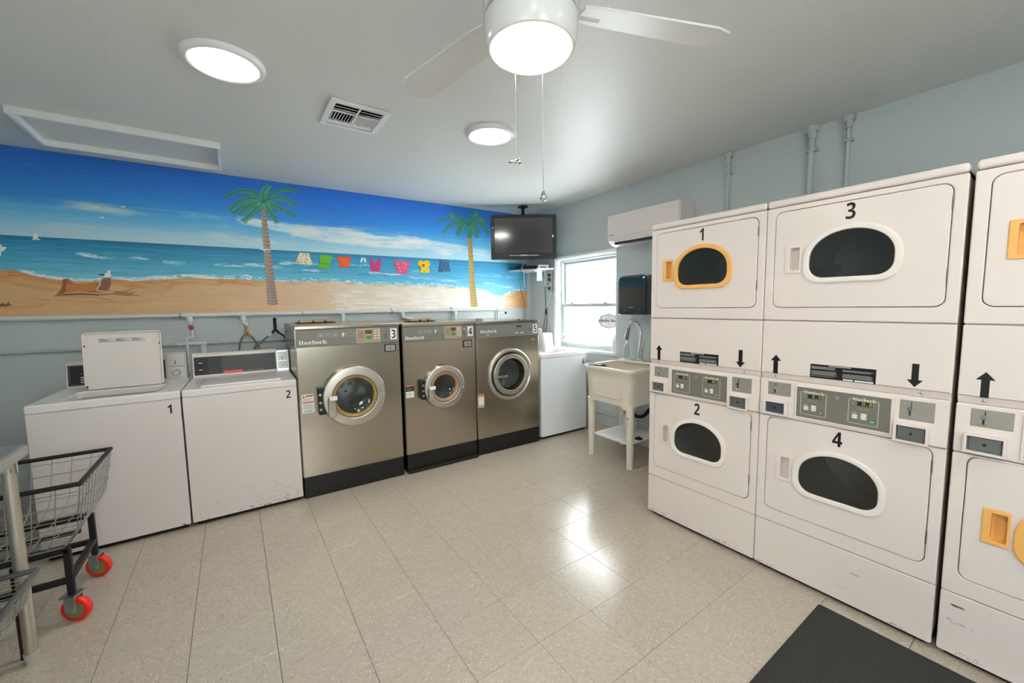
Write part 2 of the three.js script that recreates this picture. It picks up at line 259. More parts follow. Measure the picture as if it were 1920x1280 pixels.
    { const gr = g.createLinearGradient(0, 0, CW, 0); [[0, '#cf9f6c'], [.25, '#cfa57a'], [.42, '#d4ae8e'], [.5, '#d4bb9f'], [.62, '#dccbb8'], [.85, '#e6dacb'], [.93, '#dfc7ab'], [.97, '#cf9561'], [1, '#cb8f58']].forEach(([t, c]) => gr.addColorStop(t, c)); g.fillStyle = gr; sandPath(); g.fill(); }
    g.save(); sandPath(); g.clip();
    for (let i = 0; i < sh.length; i++) { const u = shore[i][0]; if (u < 480) for (let k = 0; k < 16; k++) wisp(sh[i][0] + rr(-30, 20), sh[i][1] + Math.pow(rnd(), 1.6) * 22, rr(20, 60), rr(3, 7), ['#bf7434', '#c98546', '#b9733a'][k % 3], .2); else if (u < 900) for (let k = 0; k < 12; k++) wisp(sh[i][0] + rr(-30, 20), sh[i][1] + rnd() * 9, rr(20, 60), rr(2, 5), ['#b08d70', '#c2a287', '#a97d5c'][k % 3], .22); }
    for (let i = 0; i < 700; i++) { const [x, y] = m(rr(0, 985), rr(515, 592)); wisp(x, y, rr(20, 110), rr(2, 7), x < 1000 ? ['#d8b27c', '#c2965c', '#ddb987', '#b98a52'][i % 4] : ['#f1e8dd', '#d9c4ac', '#fbf6ee', '#cbb297'][i % 4], .16); }
    for (let i = 0; i < 120; i++) { const [x, y] = m(rr(620, 880), rr(545, 585)); wisp(x, y, rr(20, 80), rr(4, 11), '#fbf7f0', .28); }
    for (const [u0, v0, u1, v1] of [[0, 522, 110, 543], [0, 525, 100, 545], [10, 578, 80, 570], [60, 560, 250, 566], [330, 528, 290, 548], [330, 530, 300, 552], [240, 530, 290, 545]]) { const a = m(u0, v0), b = m(u1, v1); stroke([a, [(a[0] + b[0]) / 2, (a[1] + b[1]) / 2 + 4], b], 9, '#b3793f', .22); }
    for (let k = 0; k < 40; k++) wisp(...m(rr(945, 980), rr(548, 582)), rr(10, 50), rr(3, 8), ['#c3763c', '#d19a63', '#dbaa7c'][k % 3], .3);
    g.restore();
    // sailing boat and gulls
    const fillp = (pts, col) => { g.fillStyle = col; g.beginPath(); pts.forEach(([u, v], i) => { const p = m(u, v); i ? g.lineTo(...p) : g.moveTo(...p); }); g.closePath(); g.fill(); };
    fillp([[65.5, 436], [70, 442], [72, 447], [61.5, 447]], '#f1f3f1'); fillp([[58, 447.5], [77, 447.5], [73, 450], [62, 449.5]], '#dfe7e6');
    for (const [u, v, s] of [[182, 388, 6], [231, 387, 7], [192, 407, 7]]) { fillp([[u - s, v - 1], [u - 1, v + .4], [u + s, v - 3], [u + 2, v + 1.8], [u - 2, v + 2]], '#f4f4f0'); fillp([[u + s * .4, v - 1], [u + s, v - 3], [u + s * .7, v - .8]], '#5c6266'); }
    // driftwood with a gull on it
    fillp([[101, 556], [112, 545], [118, 532], [117, 524], [128, 522], [136, 528], [135, 531], [160, 533], [186, 530], [192, 522], [208, 520], [208, 535], [203, 544], [215, 545], [232, 547], [249, 541], [236, 549], [255, 547], [247, 552], [262, 553], [240, 555], [210, 552], [190, 554], [150, 553], [120, 554]], '#a5673f');
    fillp([[123, 533], [150, 533], [180, 533], [180, 544], [150, 547], [124, 546]], '#c07a45'); fillp([[118, 524], [126, 522], [124, 535], [122, 548], [112, 552], [118, 535]], '#8d5238'); fillp([[191, 522], [208, 520.5], [207, 536], [202, 544], [182, 543], [186, 535], [187, 530]], '#8a5a48');
    { const p = [[191, 522], [187, 528], [188, 533], [182, 541], [183, 545], [200, 547], [214, 546]].map(([u, v]) => m(u, v)); stroke(p, 3.5, '#e7c3a5', .9); stroke([[122, 549], [150, 548], [185, 550], [214, 549]].map(([u, v]) => m(u, v)), 5, '#d5a888', .7); stroke([[122, 552], [160, 551], [185, 553]].map(([u, v]) => m(u, v)), 3, '#3c2a1e', .7); }
    for (const q of [[[210, 548], [232, 545], [250, 541]], [[212, 550], [240, 550], [256, 547]], [[212, 551], [245, 553], [262, 554]], [[118, 555], [180, 558], [212, 563]]]) stroke(q.map(([u, v]) => m(u, v)), 3, '#a9754f', .75);
    g.fillStyle = '#f5f5f2'; { const e = (u, v, a, b) => { g.beginPath(); g.ellipse(...m(u, v), a, b, 0, 0, 7); g.fill(); }; e(201, 516, 10, 7); e(205, 510, 5.5, 5); } fillp([[183, 514], [196, 513], [196, 517], [188, 516]], '#3c4245'); fillp([[208, 509], [213, 510], [208, 512]], '#3c4245');
    // artist's scrawl
    stroke([[0, 573], [5, 568], [3, 575], [9, 570], [10, 575], [17, 567], [15, 573], [21, 571]].map(([u, v]) => m(u, v)), 3, '#5b4028', .8);
    // palm trees
    const palm = (spine, w0, w1, cols, crown, fronds, dark, mid, hi, L) => {
      const P = spine.map(([u, v]) => m(u, v)), n = 60, at = (t) => { const k = Math.min(P.length - 2, Math.floor(t * (P.length - 1))), f = t * (P.length - 1) - k; return [P[k][0] + (P[k + 1][0] - P[k][0]) * f, P[k][1] + (P[k + 1][1] - P[k][1]) * f]; };
      for (let i = 0; i <= n; i++) { const t = i / n, [x, y] = at(t), w = w0 + (w1 - w0) * t; g.fillStyle = cols[0]; g.fillRect(x - w / 2, y - 4, w, 9); }
      for (let i = 0; i < 26; i++) { const t = i / 26, [x, y] = at(t), w = w0 + (w1 - w0) * t; stroke([[x - w / 2 - 1, y - 1], [x, y + 4], [x + w / 2 + 2, y - 2]], 2.4, cols[1], .75); stroke([[x - w / 2, y + 3], [x - w * .1, y + 6]], 2.4, cols[2], .6); stroke([[x + w * .15, y + 5], [x + w / 2, y + 2]], 3, cols[1], .3); }
      const c = m(...crown);
      for (const [bu, bv, eu, ev] of fronds) {
        const b = m(bu, bv), e = m(eu, ev), q = (t) => [(1 - t) ** 2 * c[0] + 2 * t * (1 - t) * b[0] + t * t * e[0], (1 - t) ** 2 * c[1] + 2 * t * (1 - t) * b[1] + t * t * e[1]];
        for (let pass = 0; pass < 3; pass++) for (let i = 0; i < 30; i++) {
          const t = .06 + .94 * i / 30, p = q(t), p2 = q(Math.min(1, t + .03)), an = Math.atan2(p2[1] - p[1], p2[0] - p[0]), l = L * (1.05 - .5 * t) * rr(.7, 1.1);
          for (const s of [-1, 1]) stroke([p, [p[0] + Math.cos(an + s * 1.0) * l, p[1] + Math.sin(an + s * 1.0) * l * .8 + l * .25]], 2.3 - pass * .5, [dark, mid, hi][pass], pass ? .55 : .9);
        }
        const line = []; for (let i = 0; i <= 10; i++) line.push(q(i / 10)); stroke(line, 3, dark, .9);
      }
    };
    palm([[511, 569], [508, 540], [505, 510], [501, 470], [497, 430], [493, 388]], 34, 15, ['#9c8a7c', '#6c5b50', '#c3b3a4'], [494, 378], [[470, 340, 423, 369], [460, 358, 430, 395], [470, 375, 437, 400], [478, 392, 456, 415], [490, 355, 505, 347], [520, 345, 555, 357], [525, 360, 555, 385], [520, 385, 553, 405], [500, 385, 520, 418], [480, 372, 447, 402]], '#1d6f58', '#2f9078', '#7fb98a', 19);
    palm([[889, 573], [886, 540], [884, 510], [882, 470], [880, 435]], 40, 20, ['#a58c54', '#6f5c33', '#cbb67c'], [878, 421], [[855, 395, 819, 417], [850, 408, 831, 436], [865, 415, 857, 441], [885, 400, 895, 398], [905, 405, 915, 440], [895, 420, 894, 446], [885, 425, 879, 445], [850, 398, 845, 404], [900, 398, 910, 418]], '#1f6b5c', '#2f8c70', '#73ad7c', 23);
    // rope knotted round the first trunk
    stroke([[488, 467], [495, 467.5], [507, 468]].map(([u, v]) => m(u, v)), 4, '#f2f0ea', .9); stroke([[490, 465], [496, 471]].map(([u, v]) => m(u, v)), 3, '#f2f0ea', .8);
    const im = g.getImageData(0, 0, CW, CH), d = im.data, lut = Uint8Array.from({ length: 256 }, (_, i) => { const l = Math.pow(i / 255, 2.2) * 1.26; return 255 * Math.pow(l / Math.pow(1 + Math.pow(l, 5), .2), 1 / 2.2); }); // mixed on the palette lighter
    for (let i = 0; i < d.length; i += 4) { d[i] = lut[d[i]]; d[i + 1] = lut[d[i + 1]]; d[i + 2] = lut[d[i + 2]]; } g.putImageData(im, 0, 0);
  });
  const w = S1 - S0, h = Y1 - Y0, g = T(new THREE.PlaneGeometry(w, h), (S0 + S1) / 2, (Y0 + Y1) / 2, .0015);
  const o = solo('beach_mural', g, std(0xffffff, .55, 0, { map: tex, bumpMap: rep(nFine, 9, 3), bumpScale: .0006 }), 'painted beach mural with palm trees, surf and driftwood above the washers', 'mural'); o.position.set(0, 0, ZA); o.rotation.y = TA;
}

// painted cut-out clothes fixed in a row on the mural
{
  const q = (X, Y) => onWallA(540 + X / 6, 460 + Y / 6);
  const cut = (name, pts, mat, label, extra) => {
    const P = pts.map(([X, Y]) => q(X, Y)), c = P.reduce((a, p) => [a[0] + p[0] / P.length, a[1] + p[1] / P.length], [0, 0]);
    const t = thing(name, label, 'wall decoration', [Math.cos(TA) * c[0], c[1], ZA - Math.sin(TA) * c[0]], TA, 'little clothes along the mural');
    const rel = ([X, Y]) => { const [s, y] = q(X, Y); return [s - c[0], y - c[1]]; };
    part('panel', ext(poly(P.map(([s, y]) => [s - c[0], y - c[1]])), .002, .008, .001), mat, t); if (extra) extra(t, rel);
  };
  const dots = (t, rel, list, r, mat, name) => { for (const p of list) { const [x, y] = rel(p); part(name, T(new THREE.CylinderGeometry(r, r, .0012, 8).rotateX(Math.PI / 2), x, y, .0082), mat, t); } };
  cut('skirt_cutout', [[128, 82], [242, 90], [252, 150], [282, 218], [180, 212], [72, 208], [100, 150]], std(0xf3ead0, .6), 'cream flared skirt cut-out with dark specks on the mural', (t, rel) => { const l = []; for (let i = 0; i < 34; i++) { const y = rr(95, 205), k = (y - 90) / 120; l.push([rr(125 - 45 * k, 240 + 34 * k), y]); } dots(t, rel, l.slice(0, 20), .004, std(0x4b4a3c, .7), 'speck_print'); dots(t, rel, l.slice(20), .005, std(0xd6b25a, .7), 'gold_print'); });
  cut('shorts_cutout', [[357, 104], [492, 118], [486, 170], [470, 205], [456, 266], [318, 248], [360, 214]], std(0x6cc531, .6), 'lime green shorts cut-out on the mural', (t, rel) => part('stripe', ext(poly([[372, 200], [470, 208], [470, 214], [370, 206]].map(rel)), .008, .009), std(0x2f7d1f, .6), t));
  cut('orange_shirt_cutout', [[560, 120], [608, 122], [632, 136], [660, 124], [700, 132], [712, 178], [688, 190], [684, 250], [578, 246], [576, 190], [548, 172]], std(0xf2632b, .6), 'orange short-sleeved shirt cut-out on the mural', (t, rel) => dots(t, rel, [[605, 165], [630, 155], [655, 172], [622, 200], [650, 215]], .005, std(0xf8a06b, .6), 'button_print'));
  cut('sock_cutout', [[822, 136], [846, 140], [838, 176], [824, 192], [804, 186], [818, 166]], std(0xf4f4f1, .6), 'small white sock cut-out beside the orange shirt on the mural');
  cut('sock_cutout', [[850, 140], [866, 142], [880, 186], [866, 194], [852, 176]], std(0xf4f4f1, .6), 'small white sock cut-out beside the pink swimsuit on the mural');
  cut('swimsuit_cutout', [[918, 150], [950, 150], [980, 214], [1018, 145], [1048, 152], [1036, 230], [1024, 298], [936, 294], [930, 220]], std(0xd5397c, .6), 'deep pink swimsuit cut-out with a plunging neckline on the mural');
  cut('pink_shirt_cutout', [[1200, 172], [1260, 172], [1282, 188], [1310, 168], [1350, 178], [1372, 218], [1346, 238], [1344, 322], [1218, 314], [1216, 238], [1182, 210]], std(0xe85a83, .6), 'rose pink ruffled shirt cut-out on the mural', (t, rel) => dots(t, rel, [[1235, 210], [1305, 205], [1250, 250], [1310, 252], [1262, 290], [1325, 215]], .008, std(0xf9b3c6, .6), 'petal_print'));
  cut('sunflower_shirt_cutout', [[1470, 172], [1500, 172], [1520, 186], [1552, 166], [1580, 172], [1602, 208], [1582, 232], [1592, 308], [1484, 306], [1492, 240], [1452, 212]], std(0xf1c92b, .6), 'yellow shirt cut-out with a brown sunflower centre on the mural', (t, rel) => { dots(t, rel, [[1520, 226]], .018, std(0xa5521f, .6), 'flower_print'); dots(t, rel, [[1492, 262], [1560, 258], [1530, 290], [1575, 200], [1480, 200]], .006, std(0xa98d22, .6), 'dot_print'); });
  cut('jeans_cutout', [[1712, 158], [1806, 162], [1812, 220], [1828, 292], [1770, 294], [1758, 220], [1748, 300], [1690, 296], [1706, 220]], std(0x3c6a8c, .7), 'faded blue jeans cut-out beside the second palm tree on the mural', (t, rel) => part('seam', ext(poly([[1716, 172], [1802, 176], [1802, 180], [1716, 176]].map(rel)), .008, .009), std(0x6d93ab, .7), t));
}

// ---------------------------------------------------------------- ceiling: lights, fan, grille, hatch
function areaLight(name, parent, w, h, color, radiance, pos) {   // faces down
  const l = new THREE.RectAreaLight(color, radiance, w, h); l.name = name; l.position.set(...pos); l.rotation.x = -Math.PI / 2; parent.add(l); return l;
}
function ledDisc(x, z, label) {
  const t = thing('ceiling_light', label, 'ceiling light', [x, H, z]);
  part('trim_ring', lathe([[.140, -.012], [.143, -.022], [.152, -.026], [.166, -.018], [.170, -.006], [.171, 0]], 56), M.trim, t);
  part('diffuser', lathe([[0, -.021], [.10, -.0205], [.136, -.0175], [.142, -.012]].reverse(), 56), std(0xffffff, .5, 0, { emissive: LED_COLOR, emissiveIntensity: 2.2 }), t, 'glowing white diffuser');
  areaLight('disc_glow', t, .22, .22, LED_COLOR, LED_RADIANCE, [0, -.03, 0]);
}
ledDisc(.045, -2.44, 'round flush white ceiling light between the ceiling hatch and the louvred grille');
ledDisc(1.54, -2.44, 'round flush white ceiling light between the louvred grille and the television');
ledDisc(.045, .26, 'round flush white ceiling light of the fan row above the folding table aisle');
ledDisc(1.54, .26, 'round flush white ceiling light above the black floor mat');

{ // ceiling fan
  const fx = .85, fz = -1.09, t = thing('ceiling_fan', 'white ceiling fan with a glowing round lamp and two pull chains', 'ceiling fan', [fx, H - .02, fz]);
  part('canopy', lathe([[0, .02], [.085, .02], [.085, -.01], [.06, -.06], [.03, -.075], [.03, -.12], [0, -.12]].reverse(), 40), M.fanBody, t);
  part('motor_housing', lathe([[0, -.10], [.12, -.10], [.150, -.115], [.153, -.135], [.153, -.234], [.148, -.238], [0, -.238]].reverse(), 56), M.fanBody, t);
  part('neck', cy([0, -.255, 0], [0, -.235, 0], .09, .09, 40), M.fanBody, t);
  part('lamp_housing', lathe([[0, -.252], [.149, -.252], [.153, -.257], [.151, -.285], [.146, -.315], [.140, -.335], [.134, -.338], [.130, -.33], [0, -.33]].reverse(), 56), M.fanBody, t);
  part('lamp_lens', lathe([[.134, -.332], [.131, -.340], [.115, -.352], [.08, -.362], [.04, -.367], [0, -.368]], 56), std(0xffffff, .4, 0, { emissive: FAN_COLOR, emissiveIntensity: 2.4 }), t, 'glowing frosted lens');
  areaLight('lamp_glow', t, .19, .19, FAN_COLOR, FAN_RADIANCE, [0, -.375, 0]);
  for (const deg of [20, -100, 140]) {
    const a = -deg * Math.PI / 180, b = part('blade', T(ext(poly([[.17, -.05], [.24, -.062], [.66, -.078], [.72, -.06], [.74, 0], [.72, .055], [.66, .07], [.24, .055], [.17, .045]]), 0, .008, .002).rotateX(-Math.PI / 2 + .2), 0, -.205, 0), M.blade, t);
    b.rotation.y = a; const br = part('blade_iron', bx(.12, .25, -.205, -.196, -.022, .022, .003), M.fanBody, b);
  }
  const chain = (u, v0, v1, y0) => { // hangs where the photograph shows it, under the lamp housing rim
    const d = ray(u, v1), k = (1.27) / d.dot(fwd), p = d.multiplyScalar(k); return [p.x - fx, CAM_Y + p.y - H + .02, p.z - fz];
  };
  { const p = chain(968, 0, 303), c = part('pull_chain', cy([p[0], p[1] + .012, p[2]], [p[0], -.235, p[2]], .0011, .0011, 6), M.zinc, t); part('chain_eyelet', T(new THREE.SphereGeometry(.007, 10, 8), p[0], -.235, p[2]), M.steelDark, c);
    part('fan_shaped_pull', [T(new THREE.SphereGeometry(.007, 12, 8), ...p), ...[0, 1, 2].map((k) => { const g = new THREE.SphereGeometry(.011, 12, 8); g.scale(1, .3, .55); T(g, .016, 0, 0); g.rotateY(k * 2.09 + .3); return T(g, ...p); })], M.chrome, c); }
  { const p = chain(1019, 0, 368), c = part('pull_chain', cy([p[0], p[1] + .012, p[2]], [p[0], -.30, p[2]], .0011, .0011, 6), M.zinc, t);
    part('bulb_shaped_pull', T(lathe([[0, -.014], [.008, -.013], [.0125, -.006], [.011, .002], [.006, .010], [.004, .018], [0, .019]], 14), ...p), M.chrome, c); }
}
{ // louvred air grille
  const t = thing('air_grille', 'white louvred air supply grille on the ceiling', 'air vent', [.70, H, -2.68]), w = .172, d = .178, zt = -.018;
  
  part('frame', [bx(-w, w, -.016, 0, -d, -d + .03, .004), bx(-w, w, -.016, 0, d - .03, d, .004), bx(-w, -w + .035, -.0155, 0, -d + .0295, d - .0295, .002), bx(w - .035, w, -.0155, 0, -d + .0295, d - .0295, .002)], M.trim, t);
  part('duct', [bx(-.142, -.140, 0, .32, -.15, .15), bx(.140, .142, 0, .32, -.15, .15), bx(-.142, .142, 0, .32, -.152, -.15), bx(-.142, .142, 0, .32, .15, .152), bx(-.142, .142, .32, .322, -.152, .152)], M.zinc, t, 'sheet metal duct');
  const a = w - .035, b = d - .03;
  for (let k = 0; k < 3; k++) for (const s of [-1, 1]) { const g = new THREE.BoxGeometry(a - .006, .002, .02); g.rotateX(.55); part('slat', T(g, s * a / 2, -.008, b - .018 - k * .032), M.trim, t); }
  for (let k = 0; k < 8; k++) for (const s of [-1, 1]) { const g = new THREE.BoxGeometry(.002, .016, .115); g.rotateZ(s * .7); part('slat', T(g, s * (.012 + k * .0165), -.009, -.03), M.trim, t); }
  for (const s of [-1, 1]) { const g = new THREE.BoxGeometry(a - .006, .002, .022); g.rotateX(-.5); part('slat', T(g, s * a / 2, -.008, -b + .028), M.trim, t); }
  part('divider', [bx(-a, a, -.014, -.003, .034, .040), bx(-.004, .004, -.014, -.003, -b, b), bx(-a, a, -.014, -.003, -.096, -.091)], M.trim, t);
}
{ // attic hatch
  const t = thing('ceiling_hatch', 'white framed access hatch in the ceiling above the mural', 'hatch', [-.495, H, -3.885], 0), w = .50, d = .285, k = .05;
  part('panel', uvm(bx(-w + .02, w - .02, -.004, 0, -d + .02, d - .02)), M.ceiling, t);
  part('frame_board', bx(-w, w, -.045, 0, d - .02, d, .003), M.trim, t); part('frame_board', bx(-w, w, -.045, 0, -d, -d + .02, .003), M.trim, t); part('frame_board', bx(-w, -w + .02, -.0445, 0, -d + .0205, d - .0205, .003), M.trim, t); part('frame_board', bx(w - .02, w, -.0445, 0, -d + .0205, d - .0205, .003), M.trim, t);
}

// ---------------------------------------------------------------- shared printed matter
const printed = (draw, w, h) => std(0xffffff, .45, 0, { map: canvas(w, h, draw) });
const lines = (g, x, y, w, n, dy, hgt, col, ragged = .3) => { g.fillStyle = col; for (let i = 0; i < n; i++) g.fillRect(x, y + i * dy, w * (1 - ragged * rnd()), hgt); };
const plate = (x0, x1, y0, y1, z, t = .0008) => { const g = T(new THREE.BoxGeometry(x1 - x0, y1 - y0, t), (x0 + x1) / 2, (y0 + y1) / 2, z + t / 2); return g; };

// dark scuffs and scratches where feet and carts have hit the enamel
function scuffed(base, marks, w = 512, h = 256) {
  return std(0xffffff, .32, 0, { map: canvas(w, h, (g) => { g.fillStyle = base; g.fillRect(0, 0, w, h); for (const [x, y, sx, sy, n, a, c = '#3a3836'] of marks) for (let i = 0; i < n; i++) { g.globalAlpha = rr(.2, 1) * a; g.strokeStyle = c; g.lineWidth = rr(.5, 2.2); const px = x * w + rr(-1, 1) * sx * w, py = y * h + rr(-1, 1) * sy * h, l = rr(2, 16); g.beginPath(); g.moveTo(px, py); g.lineTo(px + l, py + rr(-3, 3)); g.stroke(); } g.globalAlpha = 1; }) });
}
const unitUV = (g, x0, x1, y0, y1) => { g = clean(g); const p = g.attributes.position, u = g.attributes.uv; for (let i = 0; i < p.count; i++) u.setXY(i, (p.getX(i) - x0) / (x1 - x0), (p.getY(i) - y0) / (y1 - y0)); return g; };

// ---------------------------------------------------------------- stacked dryers (front faces the aisle)
const DW = .683;
const dryerLabel = printed((g, w, h) => { g.fillStyle = '#0c0c0c'; g.fillRect(0, 0, w, h); g.fillStyle = '#d8d8d8'; g.fillRect(w * .3, 6, w * .34, 7); lines(g, 8, 22, w * .44, 3, 10, 4, '#bdbdbd', .2); lines(g, 8, 66, w * .42, 5, 9, 4, '#a9a9a9', .1); lines(g, 8, 118, w * .4, 1, 9, 4, '#9a9a9a', .1); lines(g, w * .52, 34, w * .45, 2, 10, 4, '#bdbdbd', .2); lines(g, w * .52, 72, w * .46, 5, 9, 4, '#a9a9a9', .15); g.fillStyle = '#f0f0ec'; g.fillRect(w * .53, 122, w * .15, 14); g.fillRect(w * .7, 122, w * .27, 14); }, 512, 140);
const panelTex = (dim) => printed((g, w, h) => {
  g.fillStyle = '#77746a'; g.fillRect(0, 0, w, h);
  const unit = (x0, brand, glow) => {
    g.strokeStyle = '#d8d5cb'; g.lineWidth = 3; g.beginPath(); g.roundRect(x0, 34, 152, 176, 8); g.stroke(); g.fillStyle = '#77746a'; g.fillRect(x0 + 22, 26, 112, 18);
    g.fillStyle = '#ece9df'; g.font = 'bold 27px serif'; g.textAlign = 'center'; g.fillText('Huebsch', x0 + 78, 44);
    g.fillStyle = '#1a1714'; g.fillRect(x0 + 44, 50, 78, 30); g.fillStyle = glow; g.font = 'bold 30px monospace'; if (!dim) g.fillText('0.0', x0 + 94, 75); else g.fillText('45', x0 + 98, 75);
    g.fillStyle = '#a3a095'; g.fillRect(x0 + 14, 58, 16, 4); g.fillRect(x0 + 14, 70, 16, 4); g.fillRect(x0 + 50, 100, 20, 4); g.fillRect(x0 + 82, 100, 18, 4);
    g.fillStyle = '#e6e3da'; for (const [x, y] of [[34, 152], [34, 168], [80, 138], [80, 152], [80, 168]]) { g.beginPath(); g.ellipse(x0 + x, y, 17, 8, 0, 0, 7); g.fill(); }
    g.fillStyle = '#cfd64a'; g.fillRect(x0 + 16, 132, 6, 6); g.fillStyle = '#d8d5cb'; g.fillRect(x0 + 26, 132, 18, 5);
    g.fillStyle = brand ? '#2c8a73' : '#5c594f'; g.beginPath(); g.ellipse(x0 + 124, 182, 20, 10, 0, 0, 7); g.fill(); g.fillStyle = '#e6e3da'; g.fillRect(x0 + 114, 179, 20, 5);
  };
  unit(26, false, '#b8c93a'); unit(302, true, '#a6dc2c');
  g.fillStyle = '#9aa0a0'; g.beginPath(); g.arc(236, 46, 12, 0, 7); g.fill(); g.fillStyle = '#4d5252'; g.fillRect(230, 40, 6, 12);
}, 512, 236);
const PT = [panelTex(true), panelTex(false)];
function dShape(cx, c0, w, h) { // flat-bottomed, arched porthole
  const s = new THREE.Shape(), b = .30 * h, x0 = cx - w / 2, x1 = cx + w / 2, y0 = c0 - h / 2, y1 = c0 + h / 2;
  s.moveTo(x0 + b, y0); s.lineTo(x1 - b, y0); s.bezierCurveTo(x1 - b * .4, y0, x1, y0 + b * .4, x1, y0 + b); s.lineTo(x1, y0 + .42 * h); s.bezierCurveTo(x1, y0 + .80 * h, cx + .24 * w, y1, cx, y1);
  s.bezierCurveTo(cx - .24 * w, y1, x0, y0 + .80 * h, x0, y0 + .42 * h); s.lineTo(x0, y0 + b); s.bezierCurveTo(x0, y0 + b * .4, x0 + b * .4, y0, x0 + b, y0); return s;
}
const enamel = M.white;
function dryer(z0, label, num, colors, panel, coins, kickMat) {
  const t = thing('stacked_dryer', label, 'clothes dryer', [2.262, 0, z0], -Math.PI / 2, 'stacked dryers along the aisle'), w = DW;
  part('cabinet', [bx(.003, .012, .03, 1.90, -.70, -.02), bx(w - .012, w - .003, .03, 1.90, -.70, -.02), bx(.003, w - .003, .03, 1.90, -.71, -.70), bx(.003, w - .003, 1.885, 1.90, -.70, -.02), bx(.003, w - .003, .03, .06, -.70, -.02), bx(.01, w - .01, 1.05, 1.34, -.70, -.025), bx(.01, w - .01, .83, 1.05, -.70, -.03), bx(.01, w - .01, .06, .28, -.70, -.025)], enamel, t);
  part('top_cap', bx(.0015, w - .0015, 1.897, 1.932, -.70, .006, .012, 3), enamel, t);
  part('foot_rail', bx(.02, w - .02, 0, .034, -.68, -.03), M.rubber, t);
  const door = (y0, y1, wy, hy, name, col, hcol, digit) => {
    const d = rrect(.043, .643, y0, y1, .032), fp = name === 'upper' ? [1.338, 1.894] : [.278, .842];
    part('front_panel', ext(rrect(.001, w - .001, fp[0], fp[1], .006), -.022, 0, .004, [rrect(.0405, .6455, y0 - .0025, y1 + .0025, .034)]), enamel, t);
    const hs = rrect(.090, .158, hy, hy + .137, .006), ps = rrect(.113, .150, hy + .016, hy + .121, .004);
    const D = part('door', ext(d, -.020, .002, .003, [dShape(.342, wy, .318, .226), rrect(.100, .152, hy + .008, hy + .129, .003)], 16), enamel, t);
    part('window_ring', [ext(dShape(.342, wy, .352, .256), -.004, .012, .005, [dShape(.342, wy, .300, .208)], 18)], col, D, col === M.orange ? 'amber plastic window ring' : 'cream plastic window ring');
    part('glass', ext(dShape(.342, wy, .316, .224), -.009, -.006, 0, [], 16), M.glassDark, D, 'smoked window glass');
    const H0 = part('handle', [ext(hs, -.004, .007, .003, [ps]), bx(.108, .155, hy + .010, hy + .127, -.024, -.021), bx(.108, .113, hy + .01, hy + .127, -.022, .003), bx(.150, .155, hy + .01, hy + .127, -.022, .003), bx(.108, .155, hy + .010, hy + .016, -.022, .003), bx(.108, .155, hy + .121, hy + .127, -.022, .003)], hcol, D, hcol === M.orange ? 'amber moulded recessed pull' : 'white moulded recessed pull');
    for (const hyy of [y0 + .09, y1 - .10]) part('hinge', bx(.6435, .6475, hyy, hyy + .05, -.012, .004, .001), M.steelDark, D);
    if (digit) part('number', text(digit, .070, .0006, .338, y1 - .044, .002, font, .72), M.ink, D, 'black sticker number');
    const dr = part('drum', [cy([.342, wy - .03, -.62], [.342, wy - .03, -.05], .245, .245, 40, true), T(new THREE.CircleGeometry(.245, 40), .342, wy - .03, -.62)], M.drum, t);
    for (const k of [0, 1, 2]) { const a = k * 2.094 + .5, g = new THREE.BoxGeometry(.035, .05, .52); g.translate(0, -.225, -.335); g.rotateZ(a); part('baffle', T(g, .342, wy - .03, 0), M.drum, dr); }
    part('bulkhead', ext(rrect(.012, w - .012, y0 - .04, y1 + .02, .01), -.05, -.045, 0, [dShape(.342, wy, .38, .28)]), M.greyPale, t);
  };
  door(1.402, 1.868, 1.642, 1.566, 'upper', colors[0], colors[0] === M.orange ? M.orange : M.white, num[0]);
  door(.350, .836, .600, .520, 'lower', colors[1], colors[1] === M.orange ? M.orange : M.white, num[1]);
  const lip = new THREE.ExtrudeGeometry(poly([[0, 1.068], [.0, 1.064], [.016, 1.037], [.03, 1.037], [.03, 1.068]]), { depth: w - .004, bevelEnabled: false }); lip.rotateY(Math.PI / 2);
  part('middle_panel', [ext(rrect(.001, w - .001, 1.062, 1.333, .005), -.02, 0, .004), T(lip, .002, 0, 0)], enamel, t);
  part('control_fascia', [ext(rrect(.001, w - .001, .846, 1.036, .006), -.03, .004, .004), ext(rrect(.162, .524, .858, 1.024, .008), .002, .010, .003)], enamel, t);
  part('control_panel', unitUV(plate(.171, .515, .868, 1.015, .0095), .171, .515, .868, 1.015), panel, t, 'grey key panel with green digits');
  for (const x of [.068, .60]) part('screw', T(new THREE.SphereGeometry(.006, 10, 6).scale(1, 1, .4), x, 1.052, -.003), M.zinc, t);
  const A = (x, y, s, d) => poly([[0, .048 * d], [.024, .018 * d], [.0105, .018 * d], [.0105, -.048 * d], [-.0105, -.048 * d], [-.0105, .018 * d], [-.024, .018 * d]].map(([a, b]) => [x + a * s, y + b * s]));
  part('arrow_sticker', ext(A(.068, 1.113, 1, 1), 0, .0007), M.ink, t, 'black upward arrow sticker'); part('arrow_sticker', ext(A(.578, 1.123, 1, -1), 0, .0007), M.ink, t, 'black downward arrow sticker');
  part('instruction_label', unitUV(plate(.218, .458, 1.067, 1.132, .0002), .218, .458, 1.067, 1.132), dryerLabel, t, 'black instruction label');
